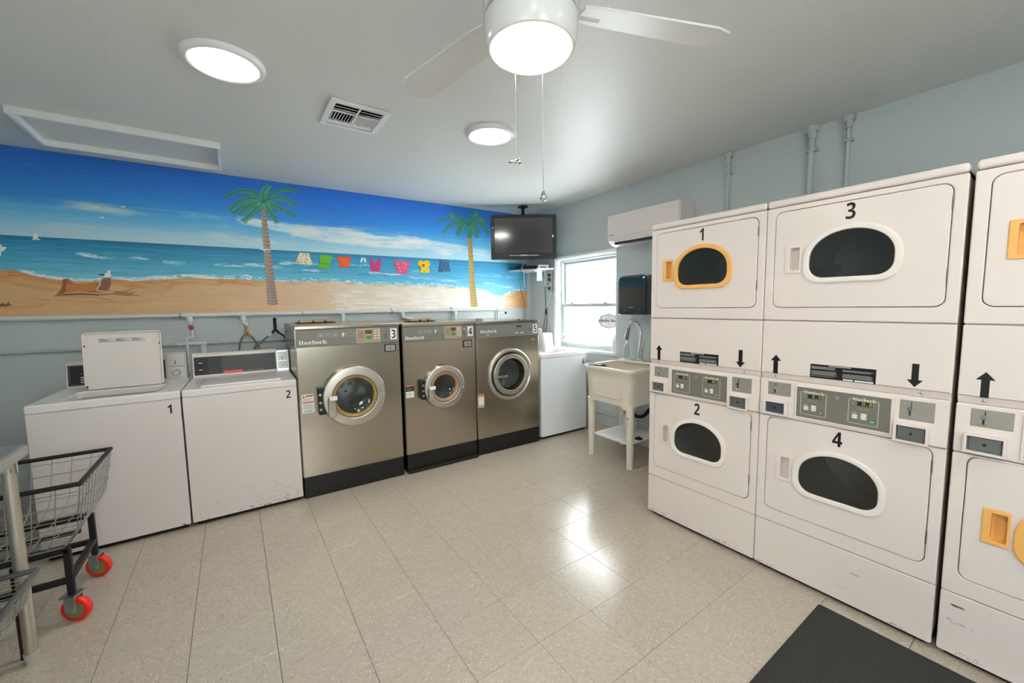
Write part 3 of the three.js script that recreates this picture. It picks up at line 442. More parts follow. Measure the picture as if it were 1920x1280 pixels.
  for (const [x0, x1, yp0, yp1, yb0, yb1, face] of [[.040, .143, .955, 1.022, .856, .928, coins[0]], [.540, .643, .938, 1.020, .845, .922, coins[1]]]) {
    const p = part('coin_plate', bx(x0, x1, yp0, yp1, .002, .0055, .002), M.coin, t, 'grey coin slot plate'), xs = x0 + .032, ym = (yp0 + yp1) / 2;
    part('coin_slot', [bx(xs - .0025, xs + .0025, ym - .022, ym + .002, .004, .0065), bx(xs + .002, xs + .0045, ym + .008, yp1 - .006, .004, .0065)], M.black, p); part('coin_guide', [cy([xs, ym + .004, .004], [xs, ym + .004, .010], .008, .008, 12), bx(xs - .009, xs + .009, ym - .027, ym - .022, .004, .012, .002)], M.chrome, p);
    const b0 = x0 - .012, b1 = x1 - .010, f = part('coin_box', ext(rrect(b0, b1, yb0, yb1, .003), .002, .030, .002, [rrect(b0 + .009, b1 - .009, yb0 + .008, yb1 - .008, .002)]), enamel, t);
    part('coin_drawer', [bx(b0 + .012, b1 - .012, yb0 + .011, yb1 - .011, .004, .018, .003)], face, f, 'metal coin drawer'); part('lock', cy([(b0 + b1) / 2, (yb0 + yb1) / 2, .017], [(b0 + b1) / 2, (yb0 + yb1) / 2, .0195], .005, .005, 12), M.black, f);
  }
  part('kick_panel', unitUV(ext(rrect(.001, w - .001, .024, .275, .008), -.022, 0, .004), 0, w, .02, .28), kickMat, t);
}
const kickA = scuffed('#e5dad3', [[.1, .93, .09, .05, 26, .9], [.5, .9, .4, .06, 40, .45], [.6, .6, .25, .12, 26, .35], [.75, .93, .1, .04, 18, .9], [.25, .6, .1, .05, 8, .5]]);
const kickB = scuffed('#e5dad3', [[.06, .95, .06, .03, 22, .95], [.2, .78, .15, .1, 14, .4], [.62, .38, .02, .01, 16, .8, '#77736c'], [.8, .96, .12, .02, 14, .9], [.35, .93, .2, .04, 14, .5], [.5, .72, .1, .01, 3, .4]]);
const kickC = scuffed('#e5dad3', [[.06, .2, .018, .008, 40, 1, '#45423f'], [.08, .45, .05, .04, 18, .5], [.12, .93, .05, .03, 16, .9], [.5, .9, .1, .04, 20, .9]]);
const metalBlue = std(0x6d7f92, .25, .85);
dryer(-1.648, 'stacked dryer marked 1 and 2 with an amber upper window ring, beside the sink', ['1', '2'], [M.orange, M.cream], PT[0], [M.coinFace, M.coinFace], kickA);
dryer(-.964, 'stacked dryer marked 3 and 4 with two white window rings', ['3', '4'], [M.cream, M.cream], PT[1], [metalBlue, M.coinFace], kickB);
dryer(-.268, 'stacked dryer with amber handles on both doors beside the black mat', ['', ''], [M.orange, M.orange], PT[1], [M.coinFace, M.coinFace], kickC);

// ---------------------------------------------------------------- top-loading washers
const brushDeck = M.whiteDeck;
function topLoader(x0, w, label, num, numPos, opt) {
  const t = thing('top_load_washer', label, 'washing machine', [x0, 0, zW(x0)], TA, 'top-loading washers'), top = .918, d = .60;
  const cab = part('cabinet', [unitUV(ext(rrect(.001, w - .001, .028, .868, .006), -.02, 0, .004), 0, w, .02, .87), bx(.002, .014, .03, .87, -.68, -.018), bx(w - .014, w - .002, .03, .87, -.68, -.018), bx(.002, w - .002, .03, .87, -.69, -.68)], opt.front, t);
  part('toe_rail', bx(.02, w - .02, 0, .03, -.66, -.03), M.rubber, t);
  // worktop with the loading opening, rounded front edge
  const hx0 = opt.hole[0], hx1 = opt.hole[1], hz0 = -.38, hz1 = -.06, r = .05;
  const deck = T(ext(rrect(0, w, -.69, .004, .012), 0, .05, .009, [rrect(hx0, hx1, hz0, hz1, r)], 8).rotateX(-Math.PI / 2).scale(1, 1, -1), 0, top - .05, 0); deck.scale(1, 1, 1);
  const fl = clean(deck), ix = fl.attributes.position; // restore winding after the mirror
  for (const n of ['position', 'normal', 'uv']) { const a = fl.attributes[n], k = a.itemSize; for (let i = 0; i < a.count; i += 3) for (let c = 0; c < k; c++) { const v = a.array[(i + 1) * k + c]; a.array[(i + 1) * k + c] = a.array[(i + 2) * k + c]; a.array[(i + 2) * k + c] = v; } }
  part('worktop', fl, brushDeck, t);
  part('tub', [cy([(hx0 + hx1) / 2, .40, -.25], [(hx0 + hx1) / 2, .86, -.25], .24, .24, 36, true), T(new THREE.CircleGeometry(.24, 36).rotateX(-Math.PI / 2), (hx0 + hx1) / 2, .40, -.25)], M.drum, t); part('agitator', lathe([[.0, .78], [.03, .77], [.05, .70], [.06, .5], [.1, .42], [.1, .4]].reverse(), 24).translate((hx0 + hx1) / 2, 0, -.25), M.whiteCool, t);
  if (num) part('number', text(num, .057, .0006, numPos[0], numPos[1], .0005, font, .75), M.ink, t, 'black sticker number');
  // lid
  const lw = hx1 - hx0 + .03, ll = .35;
  if (opt.lid === 'closed') {
    const L = part('lid', bx(hx0 - .015, hx1 + .015, top - .001, top + .012, hz0 - .012, hz1 + .014, .008, 3), brushDeck, t);
    part('lid_edge', bx(hx0 - .015, hx0 - .012, top, top + .013, hz0, hz1, .001), M.greyPale, L);
  } else if (opt.lid === 'back') { // stands up at its rear hinge, underside to the room
    const L = part('lid', [ext(rrect(0, .392, 0, .375, .026), -.013, -.004, .003), bx(0, .008, .02, .355, -.006, .008, .003), bx(.384, .392, .02, .355, -.006, .008, .003), bx(.02, .372, .367, .375, -.006, .008, .003), tube([[.004, .352, .001], [.006, .364, .001], [.012, .369, .001], [.024, .371, .001]], .005, 12, 8), tube([[.388, .352, .001], [.386, .364, .001], [.380, .369, .001], [.368, .371, .001]], .005, 12, 8), bx(.02, .372, 0, .008, -.006, .004, .002)], M.white, t, 'raised lid showing its underside');
    L.position.set(hx0 + .028, top + .004, hz0 - .005); L.rotation.x = -.09;
    part('lid_sticker', unitUV(plate(.075, .315, .305, .332, -.004), .075, .315, .305, .332), printed((g, W, Hh) => { g.fillStyle = '#e4e2de'; g.fillRect(0, 0, W, Hh); for (let k = 0; k < 3; k++) { g.fillStyle = '#b9b6b0'; g.fillRect(6 + k * 170, 4, 158, 56); g.fillStyle = '#6e6a66'; g.fillRect(10 + k * 170, 8, 60, 9); lines(g, 10 + k * 170, 24, 110, 4, 9, 4, '#817d78', .4); g.fillStyle = '#f2f1ee'; g.beginPath(); g.moveTo(100 + k * 170, 30); g.lineTo(160 + k * 170, 14); g.lineTo(160 + k * 170, 32); g.fill(); } }, 512, 64), L, 'grey printed warning strip');
    for (const [px, py] of [[.006, .285], [.384, .285], [.008, .02]]) part('bumper', cy([px, py, -.004], [px, py, .006], .007, .006, 12), M.rubber, L);
  } else { // opened sideways, standing on the side edge
    const L = part('lid', ext(rrect(0, .33, 0, .27, .02), -.012, 0, .004).rotateY(Math.PI / 2), M.whiteCool, t, 'raised lid leaning back'); L.position.set(hx0 + .03, top + .002, hz1 - .03); L.rotation.z = .22;
    part('lid_edge', bx(-.001, .004, .01, .26, -.006, .002), M.greyPale, L);
  }
  // control console
  const c0 = opt.console[0], c1 = opt.console[1], cz = -.575, ch = opt.ch ?? .175;
  const prof = new THREE.ExtrudeGeometry(poly([[0, 0], [.025, ch - .01], [.035, ch], [.10, ch], [.11, 0]]), { depth: c1 - c0 - .008, bevelEnabled: true, bevelThickness: .004, bevelSize: .003, bevelSegments: 2 }); prof.rotateY(Math.PI / 2);
  const con = part('console', T(prof, c0 + .004, top, cz), M.white, t); const tilt = Math.atan2(.025, ch - .01);
  if (opt.panel) {
    const P = part('control_panel', unitUV(plate(opt.px[0], opt.px[1], .014, ch - .022, .003), opt.px[0], opt.px[1], .014, ch - .022), opt.panel, con); P.position.set(0, top, cz + .001); P.rotation.x = -tilt;
    for (const [kx, ky] of opt.knobs ?? []) part('knob', [cy([kx, ky, .003], [kx, ky, .014], .016, .014, 18), bx(kx - .004, kx + .014, ky - .003, ky + .005, .013, .02, .002)], M.blackGloss, P);
    for (const [kx, ky] of opt.knobs ?? []) part('knob_pointer', bx(kx - .010, kx + .012, ky - .002, ky + .003, .019, .0215, .001), M.paper, P);
  }
  if (opt.coin) {
    const [a, b] = opt.coin, B = part('coin_meter', T(new THREE.ExtrudeGeometry(poly([[0, 0], [.02, opt.coinH], [.10, opt.coinH], [.11, 0]]), { depth: b - a - .006, bevelEnabled: true, bevelThickness: .003, bevelSize: .003, bevelSegments: 2 }).rotateY(Math.PI / 2), a + .003, top, cz + (opt.coinZ ?? .03)), opt.coinMat, t, 'metal coin meter'), f = new THREE.Group();
    const z = cz + (opt.coinZ ?? .03) + .006, tl = Math.atan2(.02, opt.coinH), add = (n, g, m) => { const q = part(n, g, m, B); q.position.set(0, top, z); q.rotation.x = -tl; return q; };
    add('coin_plate', bx(a + .010, b - .008, opt.coinH * .52, opt.coinH - .008, -.004, .004, .002), M.coin); add('coin_slot', [bx((a + b) / 2 - .006, (a + b) / 2 - .001, opt.coinH * .58, opt.coinH * .72, .003, .0055)], M.black);
    add('coin_drawer', bx(a + .010, b - .008, .018, opt.coinH * .49, -.004, .008, .002), M.coin); add('lock', cy([(a + b) / 2, opt.coinH * .27, .007], [(a + b) / 2, opt.coinH * .27, .013], .026, .024, 22), M.steelDark); add('lock_core', cy([(a + b) / 2, opt.coinH * .27, .012], [(a + b) / 2, opt.coinH * .27, .015], .012, .012, 16), M.greyPale);
  }
  return t;
}
const frontClean = scuffed('#e3dad6', [[.93, .985, .02, .01, 8, .9]]);
const frontScuff = scuffed('#e3dad6', [[.3, .9, .25, .05, 26, .28, '#6d6a66'], [.65, .86, .2, .08, 46, .35, '#6d6a66'], [.85, .93, .12, .05, 34, .4, '#5d5a56'], [.5, .975, .4, .012, 14, .8]]);
topLoader(-.975, .668, 'white top-load washer numbered 1 with its lid standing open', '1', [.612, .808], {
  front: frontClean, hole: [.125, .565], lid: 'back', console: [.02, .54], px: [.03, .53], coin: [.535, .658], coinH: .20, coinMat: M.greyPale,
  panel: printed((g, w, h) => { g.fillStyle = '#0b0b0b'; g.fillRect(0, 0, w, h); g.strokeStyle = '#77756e'; g.lineWidth = 3; g.strokeRect(8, 6, w - 16, h - 12); g.fillStyle = '#c6d94a'; g.font = 'bold 30px monospace'; g.fillText('42', 118, 40); g.fillText('88', 160, 40); lines(g, 60, 52, 30, 1, 8, 4, '#8d8b84'); g.fillStyle = '#c9c6bd'; for (let r = 0; r < 3; r++) for (let c = 0; c < 3; c++) g.fillRect(60 + c * 66, 74 + r * 15, 44, 9); }, 512, 128),
});
topLoader(-.300, .655, 'white top-load washer numbered 2 with a dark control console and closed lid', '2', [.598, .815], {
  front: frontScuff, hole: [.11, .545], lid: 'closed', console: [.012, .57], px: [.022, .56], knobs: [[.062, .105], [.062, .052]], coin: [.565, .655], coinH: .165, coinMat: M.zinc, coinZ: .02,
  panel: printed((g, w, h) => { g.fillStyle = '#4a4a4a'; g.fillRect(0, 0, w, h); g.fillStyle = '#1b1b1b'; g.fillRect(0, 0, w * .16, h); g.fillStyle = '#343434'; g.fillRect(w * .16, 0, w * .16, h); g.strokeStyle = '#111'; g.lineWidth = 2; g.strokeRect(w * .18, 14, w * .12, 22); for (let r = 0; r < 3; r++) for (let c = 0; c < 2; c++) { g.fillStyle = '#151515'; g.fillRect(w * .2 + c * 40, 48 + r * 22, 20, 8); }
    g.fillStyle = '#e2321f'; g.fillRect(w * .33, h - 27, w * .255, 24); g.fillStyle = '#ff8d78'; g.font = 'bold italic 26px sans-serif'; g.fillText('Speed Queen', w * .345, h - 7); g.fillStyle = '#8e8c88'; g.font = '20px sans-serif'; g.fillText('Commercial Washer', w * .6, h - 9); g.fillStyle = '#77756f'; g.fillRect(w * .4, 8, w * .15, 4); g.fillRect(w * .58, 6, w * .1, 6); g.fillRect(w * .74, 6, w * .16, 4); }, 768, 176),
});
topLoader(2.615, .652, 'white top-load washer numbered 6 in the corner under the window', '6', [.60, .795], { front: std(0xe8ebee, .3), hole: [.11, .52], lid: 'side', console: [.17, .64], ch: .165 });

// ---------------------------------------------------------------- front-loading steel washers
const glyphPanel = (kind) => printed((g, w, h) => {
  g.fillStyle = '#7f7e77'; g.fillRect(0, 0, w, h); g.fillStyle = '#f1f1ec'; g.font = 'bold 44px serif';
  if (kind === 'a') {
    g.fillText('Huebsch', 16, h - 22); g.strokeStyle = '#a9a9a0'; g.lineWidth = 2; for (let k = 0; k < 7; k++) { g.beginPath(); g.roundRect(150 + k * 50 + (k > 2 ? 12 : 0), 34, 40, 38, 6); g.stroke(); } g.fillStyle = '#9aa39d'; g.fillRect(158, 42, 24, 22); g.beginPath(); g.moveTo(208, 40); g.lineTo(232, 40); g.lineTo(220, 66); g.fill(); g.fillRect(256, 44, 28, 18);
    g.fillStyle = '#e9e9e2'; g.beginPath(); g.arc(330, 50, 10, 0, 7); g.fill(); g.fillRect(324, 58, 10, 14); g.strokeStyle = '#e9e9e2'; g.lineWidth = 5; g.beginPath(); g.moveTo(448, 68); g.lineTo(468, 42); g.stroke(); g.fillRect(424, 44, 10, 10);
    g.fillStyle = '#a99a7f'; g.fillRect(w * .555, 6, w * .245, h - 12); g.strokeStyle = '#d7cbb3'; g.lineWidth = 2; g.strokeRect(w * .56, 10, w * .235, h - 20); g.fillStyle = '#a3876f'; g.fillRect(w * .57, 30, w * .06, 70); g.fillStyle = '#2c221a'; g.fillRect(w * .648, 26, w * .068, 32); g.fillStyle = '#8d7a4e'; g.font = 'bold 28px monospace'; g.fillText('450', w * .652, 52); g.fillStyle = '#3f8f56'; g.fillRect(w * .655, 78, w * .052, 30); g.fillStyle = '#d9d3c6'; for (let r = 0; r < 4; r++) for (let c = 0; c < 2; c++) g.fillRect(w * .735 + c * 28, 24 + r * 25, 20, 14);
  } else {
    g.fillText('Huebsch', 44, 92); g.font = '20px serif'; g.fillText('LTS', 110, 122); g.fillStyle = '#6d6c66'; g.fillRect(w * .46, 10, 3, h - 20); g.fillRect(w * .54, 10, 3, h - 20); g.fillStyle = '#2a2a28'; g.fillRect(w * .62, 24, w * .09, 20); g.fillStyle = '#d9d9d2'; g.fillRect(w * .60, 106, w * .05, 12); g.fillRect(w * .69, 104, w * .05, 14); g.fillStyle = '#5e9a55'; g.fillRect(w * .75, 92, w * .03, 8); g.fillStyle = '#b9b9b1'; g.fillRect(w * .54, 70, w * .04, 5);
  }
}, 768, 150);
const GP = { a: glyphPanel('a'), b: glyphPanel('b') };
const warn = (kind) => printed((g, w, h) => { g.fillStyle = '#eceae5'; g.fillRect(0, 0, w, h);
  if (kind === 'r') { g.fillStyle = '#222'; g.beginPath(); g.moveTo(10, 34); g.lineTo(22, 10); g.lineTo(34, 34); g.fill(); g.fillStyle = '#d7503a'; g.fillRect(42, 10, 78, 16); lines(g, 8, 44, 110, 3, 9, 4, '#a8a49e'); g.fillStyle = '#d7503a'; g.fillRect(8, 76, 112, 12); lines(g, 8, 98, 112, 6, 10, 4, '#a8a49e'); lines(g, 14, 164, 90, 1, 9, 18, '#c2beb8'); }
  if (kind === 'b') { g.fillStyle = '#171717'; g.fillRect(0, 14, w, 80); g.fillStyle = '#d98b54'; g.fillRect(0, 0, w, 16); lines(g, 12, 34, 100, 4, 13, 5, '#8d8a85'); lines(g, 10, 120, 100, 3, 18, 7, '#b0aca5'); }
  if (kind === 'o') { g.fillStyle = '#e2733a'; g.fillRect(0, 0, w, 34); lines(g, 14, 12, 90, 2, 10, 4, '#f4c09c'); g.fillStyle = '#23355c'; g.fillRect(8, h - 64, 50, 12); g.fillRect(68, h - 64, 50, 10); lines(g, 40, h - 30, 60, 1, 8, 6, '#9a968f'); } }, 128, 192);
const WR = { r: warn('r'), b: warn('b'), o: warn('o') };
function ringZ(prof, seg = 56) { return lathe(prof, seg).rotateX(Math.PI / 2); } // lathe profile [r, forward]
function frontLoader(x0, w, topY, label, num, o) {
  const t = thing('front_load_washer', label, 'washing machine', [x0, 0, zW(x0)], TA, 'steel front-loading washers'), cx = o.c[0], c0 = o.c[1], R = o.R, pl = .16, d = .92;
  part('plinth', uvm(bx(.002, w - .002, 0, pl, -d, o.plinthOut ?? .002, .006)), M.plinth, t, 'black painted plinth'); if (o.toe) part('toe_strip', bx(.0, w, 0, .028, 0, .028, .006), M.plinth, t);
  const hole = new THREE.Path(); hole.absarc(cx, c0, o.style === 'ring' ? o.G + .03 : R * .83, 0, Math.PI * 2, true);
  part('front_panel', uvm(ext(rrect(.002, w - .002, pl + .002, topY - .155, .004), -.02, 0, .003, [hole], 28)), M.steel, t);
  if (o.seam) { part('lower_panel', uvm(ext(rrect(.002, w - .002, pl + .002, o.seam, .003), 0, .004, .0015)), M.steel, t); }
  part('side_panel', uvm(merge([bx(0, .012, pl, topY - .012, -d, -.018)])), M.steel, t); part('side_panel', bx(w - .012, w, pl, topY - .012, -d, -.018), M.steel, t); part('back_panel', bx(0, w, pl, topY - .012, -d - .01, -d), M.steel, t);
  part('top_panel', uvm(bx(-.002, w + .002, topY - .028, topY, -d, .005, .006)), M.steel, t);
  const P = part('control_fascia', unitUV(bx(.004, w - .004, topY - .155, topY - .030, -.02, .003, .002), .004, w - .004, topY - .155, topY - .03), GP[o.panel], t, 'grey control fascia with pictograms');
  part('number_card', bx(w - .075, w - .022, topY - .135, topY - .045, .003, .0042), M.paper, P, 'white number card'); part('number', text(num, .068, .0008, w - .0485, topY - .09, .0042, font, .72), M.ink, P, 'black card number');
  part('coin_slot', [bx(w - .115, w - .111, topY - .12, topY - .085, .003, .006)], M.black, P);
  part('coin_return', [cy([w - .113, topY - .068, .003], [w - .113, topY - .068, .008], .008, .008, 12)], M.chrome, P);
  if (o.coin) { const y0 = topY - .235, y1 = topY - .172, x1 = w - .033, xx = w - .125; const F = part('coin_door', ext(rrect(xx, x1, y0, y1, .003), 0, .008, .002, [rrect(xx + .007, x1 - .007, y0 + .007, y1 - .007, .002)]), M.blackPaint, t, 'black framed coin door'); part('coin_face', bx(xx + .006, x1 - .006, y0 + .006, y1 - .006, -.002, .005), M.coin, F); part('lock', cy([(xx + x1) / 2, (y0 + y1) / 2, .004], [(xx + x1) / 2, (y0 + y1) / 2, .007], .005, .005, 10), M.black, F); }
  else { part('key_lock', [cy([w - .07, topY - .20, 0], [w - .07, topY - .20, .012], .014, .014, 18), cy([w - .07, topY - .245, 0], [w - .07, topY - .245, .008], .010, .010, 18)], M.chrome, t); }
  part('warning_label', unitUV(plate(o.warnAt[0], o.warnAt[1], o.warnAt[2], o.warnAt[3], o.seam ? .0005 : .0003), ...o.warnAt), WR[o.warn], t, 'printed warning sticker');
  part('screw', T(new THREE.SphereGeometry(.005, 8, 6), .075, topY - .25, 0), M.chrome, t);
  // drum
  const dr = part('drum', [ringZ([[o.G + .03, -.02], [o.G + .06, -.10], [o.G + .085, -.14], [o.G + .085, -.5], [.06, -.52], [0, -.52]], 44)], M.drum, t); dr.position.set(cx, c0, 0);
  for (let k = 0; k < 3; k++) { const g = new THREE.BoxGeometry(.05, .07, .33); g.translate(0, -(o.G + .06), -.32); g.rotateZ(k * 2.094 + .4); part('lifter', g, M.drum, dr); } part('drum_hub', [cy([0, 0, -.52], [0, 0, -.49], .03, .025, 20), ...[0, 1, 2, 3, 4, 5].map((k) => { const a = k * 1.047; return cy([Math.cos(a) * .075, Math.sin(a) * .075, -.521], [Math.cos(a) * .075, Math.sin(a) * .075, -.515], .012, .012, 12); })], M.steelDark, dr);
  // door
  if (o.style === 'ring') {
    const base = part('door_collar', ringZ([[o.G + .03, -.01], [R * .98, 0], [R * 1.0, .012], [R * .97, .040], [o.G + .04, .042]]), M.steel, t); base.position.set(cx - .004, c0, 0);
    const D = part('door', ringZ([[o.I, .036], [o.I, .058], [o.I + .004, .063], [o.I + .010, .064], [R - .012, .060], [R - .005, .058], [R - .001, .053], [R, .046], [R - .004, .034], [R - .03, .030]]), M.steelDoor, t, 'satin round steel door'); D.position.set(cx, c0, .006);
    part('gasket', ringZ([[o.G - .002, .030], [o.G + .002, .050], [o.I - .006, .062], [o.I + .001, .050], [o.I + .001, .030]]), o.gold ? M.gasket : std(0xb48f72, .45, .3), D, o.gold ? 'ochre rubber gasket' : 'tan rubber gasket');
    part('glass', ringZ([[o.G, .044], [o.G * .8, .028], [o.G * .5, .015], [0, .010]], 40), M.glassDoor, D, 'dished door glass');
    part('handle', [T(new RoundedBoxGeometry(.055, R * .62, .02, 3, .008), -R * .74, -R * .27, .078), T(new RoundedBoxGeometry(.07, .035, .022, 3, .01), -R * .70, R * .02, .08)], M.steelRim, D, 'bright steel pull handle'); part('handle_tab', T(new RoundedBoxGeometry(.05, .03, .008, 2, .003), -R * .70, R * .05, .092), M.paper, D);
    part('latch_block', [T(new RoundedBoxGeometry(.05, R * .85, .05, 2, .006), -R * 1.0, -R * .05, .025)], M.blackPaint, D, 'black latch block'); for (const k of [.18, -.08, -.3]) part('latch_pin', cy([-R * 1.06, R * k, .03], [-R * 1.06, R * k, .056], .010, .010, 10), M.zinc, D);
    for (let k = 0; k < 4; k++) part('rivet', T(new THREE.SphereGeometry(.005, 8, 6), R * .86, R * (.16 - .10 * k), .068), M.chrome, D);
  } else {
    const base = part('door_collar', ringZ([[R * .80, .000], [R * .84, .018], [R * .90, .030], [R * .965, .022], [R, .002]]), M.steelDoor, t); base.position.set(cx, c0, 0);
    const gap = part('door_recess', ringZ([[R * .70, -.075], [R * .815, -.075], [R * .822, .012]]), M.steelDoor, t); gap.position.set(cx, c0, 0);
    const D = part('door', ringZ([[o.I, .006], [o.I + .003, .028], [o.I + .008, .033], [R * .755, .032], [R * .775, .028], [R * .785, .018], [R * .775, -.05]]), M.steelDoor, t, 'satin round steel door'); D.position.set(cx, c0, .004);
    part('gasket', ringZ([[o.G, -.05], [o.G + .004, 0], [o.I + .001, .016]]), M.darkGasket, D); part('glass', ringZ([[o.G + .004, .010], [o.G * .8, -.004], [o.G * .5, -.016], [0, -.02]], 40), M.glassDoor, D, 'dished door glass');
    part('handle', [T(new RoundedBoxGeometry(R * .55, .022, .02, 3, .008), -R * .52, -.005, .05)], M.chrome, D, 'chrome lever handle'); for (let k = 0; k < 4; k++) part('rivet', T(new THREE.SphereGeometry(.004, 8, 6), R * .68, R * (.18 - .09 * k), .040), M.chrome, D);
  }
}
frontLoader(.363, .765, 1.303, 'wide steel front-load washer with number card 3 and ochre door gasket', '3', { c: [.385, .748], R: .235, I: .165, G: .14, style: 'ring', gold: true, panel: 'a', coin: true, warn: 'r', warnAt: [.018, .100, .655, .795] });
frontLoader(1.157, .682, 1.292, 'steel front-load washer with number card 4 and a small tan-rimmed porthole', '4', { c: [.345, .728], R: .190, I: .135, G: .105, style: 'ring', panel: 'a', coin: true, warn: 'b', warnAt: [.010, .080, .66, .765], toe: true });
frontLoader(1.850, .735, 1.283, 'steel front-load washer with number card 5, black door ring and orange sticker', '5', { c: [.375, .755], R: .262, I: .155, G: .14, style: 'flush', panel: 'b', warn: 'o', warnAt: [.012, .075, .43, .60], seam: .47, plinthOut: .002 });
// boards and block lying on the steel washers
{
  const b = (x, z, w, d, y, label) => { const t = thing('soap_tray', label, 'tray', [x, y, z], TA, 'soap trays on the steel washers'); part('tray_base', bx(-w / 2, w / 2, 0, .008, -d / 2, d / 2, .003), M.tray, t); part('board', T(bx(-w * .42, w * .38, .008, .028, -d * .42, d * .42, .004).rotateZ(.02), 0, 0, 0), M.tan, t); for (const k of [-.12, .2]) part('hinge', bx(w * k, w * k + .02, .009, .02, d * .42, d * .42 + .004), M.black, t); };
  b(.60, -3.92, .30, .20, 1.303, 'tan hinged board on the dark tray over the wide washer'); b(1.45, -3.62, .26, .16, 1.292, 'tan hinged board on the dark tray over the washer with the small porthole');
  const k = solo('metal_block', T(ext(poly([[-.03, 0], [.03, 0], [.026, .022], [-.02, .022]]), -.03, .03, .003), 0, 0, 0), M.grey, 'small grey metal block on the washer with card 5', 'block'); k.position.set(2.03, 1.283, -3.5);
  const bt = solo('round_knob', lathe([[0, .012], [.006, .011], [.009, .006], [.009, 0]].reverse(), 16), M.black, 'small round black knob on top of the washer with card 5', 'knob'); bt.position.set(2.36, 1.283, -3.27);
}

// ---------------------------------------------------------------- pipes and hoses on the back wall
{
  const A = (s, y, z) => [s, y, z], onA = [[0, 0, ZA], TA], AW = (s, y, z) => [s * Math.cos(TA) + z * Math.sin(TA), y, ZA - s * Math.sin(TA) + z * Math.cos(TA)];
  const t = thing('water_pipe', 'long white water pipe running under the painted mural', 'pipe', ...onA), py = 1.388, pz = .032;
  part('main_run', cy(A(XL + .01, py, pz), A(2.83, py, pz), .0175, .0175, 14), M.pvc, t);
  for (const s of [-.30, .078, .93, 1.55, 2.19]) { const q = part('tee', [cy(A(s - .045, py, pz), A(s + .045, py, pz), .0225, .0225, 14), cy(A(s, py, pz), A(s, py - .055, pz), .0215, .0215, 14)], M.pvc, t); }
  for (const s of [-.36, .56, 1.43, 2.15, 2.78]) part('strap', [cy(A(s - .008, py, pz), A(s + .008, py, pz), .0205, .0205, 14), bxAt(A(s, py + .022, .006), .02, .022, .012)], M.zinc, t);
  part('drop_pipe', bar([A(-.30, py - .05, pz), A(-.292, 1.26, pz), A(-.292, 1.20, pz), A(-.332, 1.19, pz), A(-.332, .9, pz)], .0085), M.pvc, t); 
  const v = part('valve', [cy(A(-.296, 1.305, pz), A(-.294, 1.265, pz), .014, .014, 12), bxAt(A(-.294, 1.288, pz + .02), .04, .012, .012)], std(0xc03a55, .4), t, 'small red valve');
  part('drop_pipe', bar([A(.078, py - .05, pz), A(.078, 1.315, pz), A(.10, 1.30, pz), A(.10, 1.275, pz)], .0125), M.pvc, t);
  const s1 = part('hose_splitter', [cy(A(.10, 1.285, pz), A(.10, 1.225, pz), .013, .013, 12), cy(A(.10, 1.235, pz), A(.08, 1.19, pz), .010, .010, 10), cy(A(.10, 1.235, pz), A(.12, 1.19, pz), .010, .010, 10)], M.brass, t, 'brass hose splitter');
  part('hose', tube([A(.08, 1.20, pz), A(.055, 1.16, pz), A(.035, 1.08, pz + .01), A(.03, .95, pz + .02)], .007), M.cordGrey, t); part('hose', tube([A(.12, 1.20, pz), A(.15, 1.16, pz), A(.185, 1.08, pz + .01), A(.20, .95, pz + .02)], .007), M.cordGrey, t);
  part('drop_pipe', bar([A(.93, py - .05, pz), A(.93, 1.15, pz)], .016), M.pvc, t); part('drop_pipe', bar([A(1.55, py - .05, pz), A(1.55, 1.32, pz), A(1.66, 1.30, pz), A(1.66, 1.1, pz)], .016), M.pvc, t); part('drop_pipe', bar([A(2.19, py - .05, pz), A(2.19, 1.1, pz)], .013), M.pvc, t); part('drop_pipe', bar([A(2.79, py, pz), A(2.79, 1.1, pz)], .010), M.pvc, t);

  part('stop_valve', [cy(A(2.90, 1.335, 0), A(2.90, 1.335, .03), .012, .012, 12), cy(A(2.79, 1.335, pz), A(2.90, 1.335, pz), .008, .008, 10)], M.pvc, t); part('valve_knob', T(new THREE.SphereGeometry(.016, 12, 8), ...A(2.905, 1.338, .035)), M.black, t);
  const e = thing('conduit', 'thin painted conduit along the wall behind the top-load washers', 'conduit', ...onA), ey = 1.142;
  part('main_run', cy(A(XL + .01, ey, .02), A(.42, ey, .02), .012, .012, 12), M.paintPipe, e); part('junction', [cy(A(-.22, ey - .01, .025), A(-.22, ey - .10, .025), .028, .028, 16), cy(A(-.20, ey, .02), A(-.40, ey, .02), .0155, .0155, 12)], M.paintPipePale, e);

  const b = thing('tap_splitter', 'black twin hose tap on the wall beside the first steel washer', 'tap', ...onA), bs = .325;
  part('tap_body', [cy(A(bs, 1.305, 0), A(bs, 1.305, .04), .012, .012, 12), cy(A(bs, 1.33, .04), A(bs, 1.235, .04), .014, .014, 12), cy(A(bs, 1.24, .04), A(bs - .03, 1.205, .04), .011, .011, 10), cy(A(bs, 1.24, .04), A(bs + .03, 1.205, .04), .011, .011, 10)], M.blackPaint, b); part('handle', [T(new THREE.SphereGeometry(.016, 12, 8), ...A(bs, 1.335, .045))], M.rubber, b);
  part('coupling', [cy(A(bs - .03, 1.205, .04), A(bs - .06, 1.18, .04), .012, .012, 10)], M.pvc, b);
  part('hose', tube([A(bs - .05, 1.19, .04), A(bs - .12, 1.13, .045), A(bs - .17, 1.08, .05), A(bs - .20, .93, .05)], .0075), M.cordGrey, b); part('hose', tube([A(bs + .03, 1.205, .04), A(bs + .07, 1.17, .045), A(bs + .085, 1.10, .05), A(bs + .09, .95, .05)], .0075), M.rubber, b);
  // ornament at the far end of the mural
  const [os, oy] = onWallA(2, 466), or = thing('shell_ornament', 'white shell ornament hung on the mural sea beside the sailing boat', 'wall ornament', AW(os - .02, oy, .002), TA);
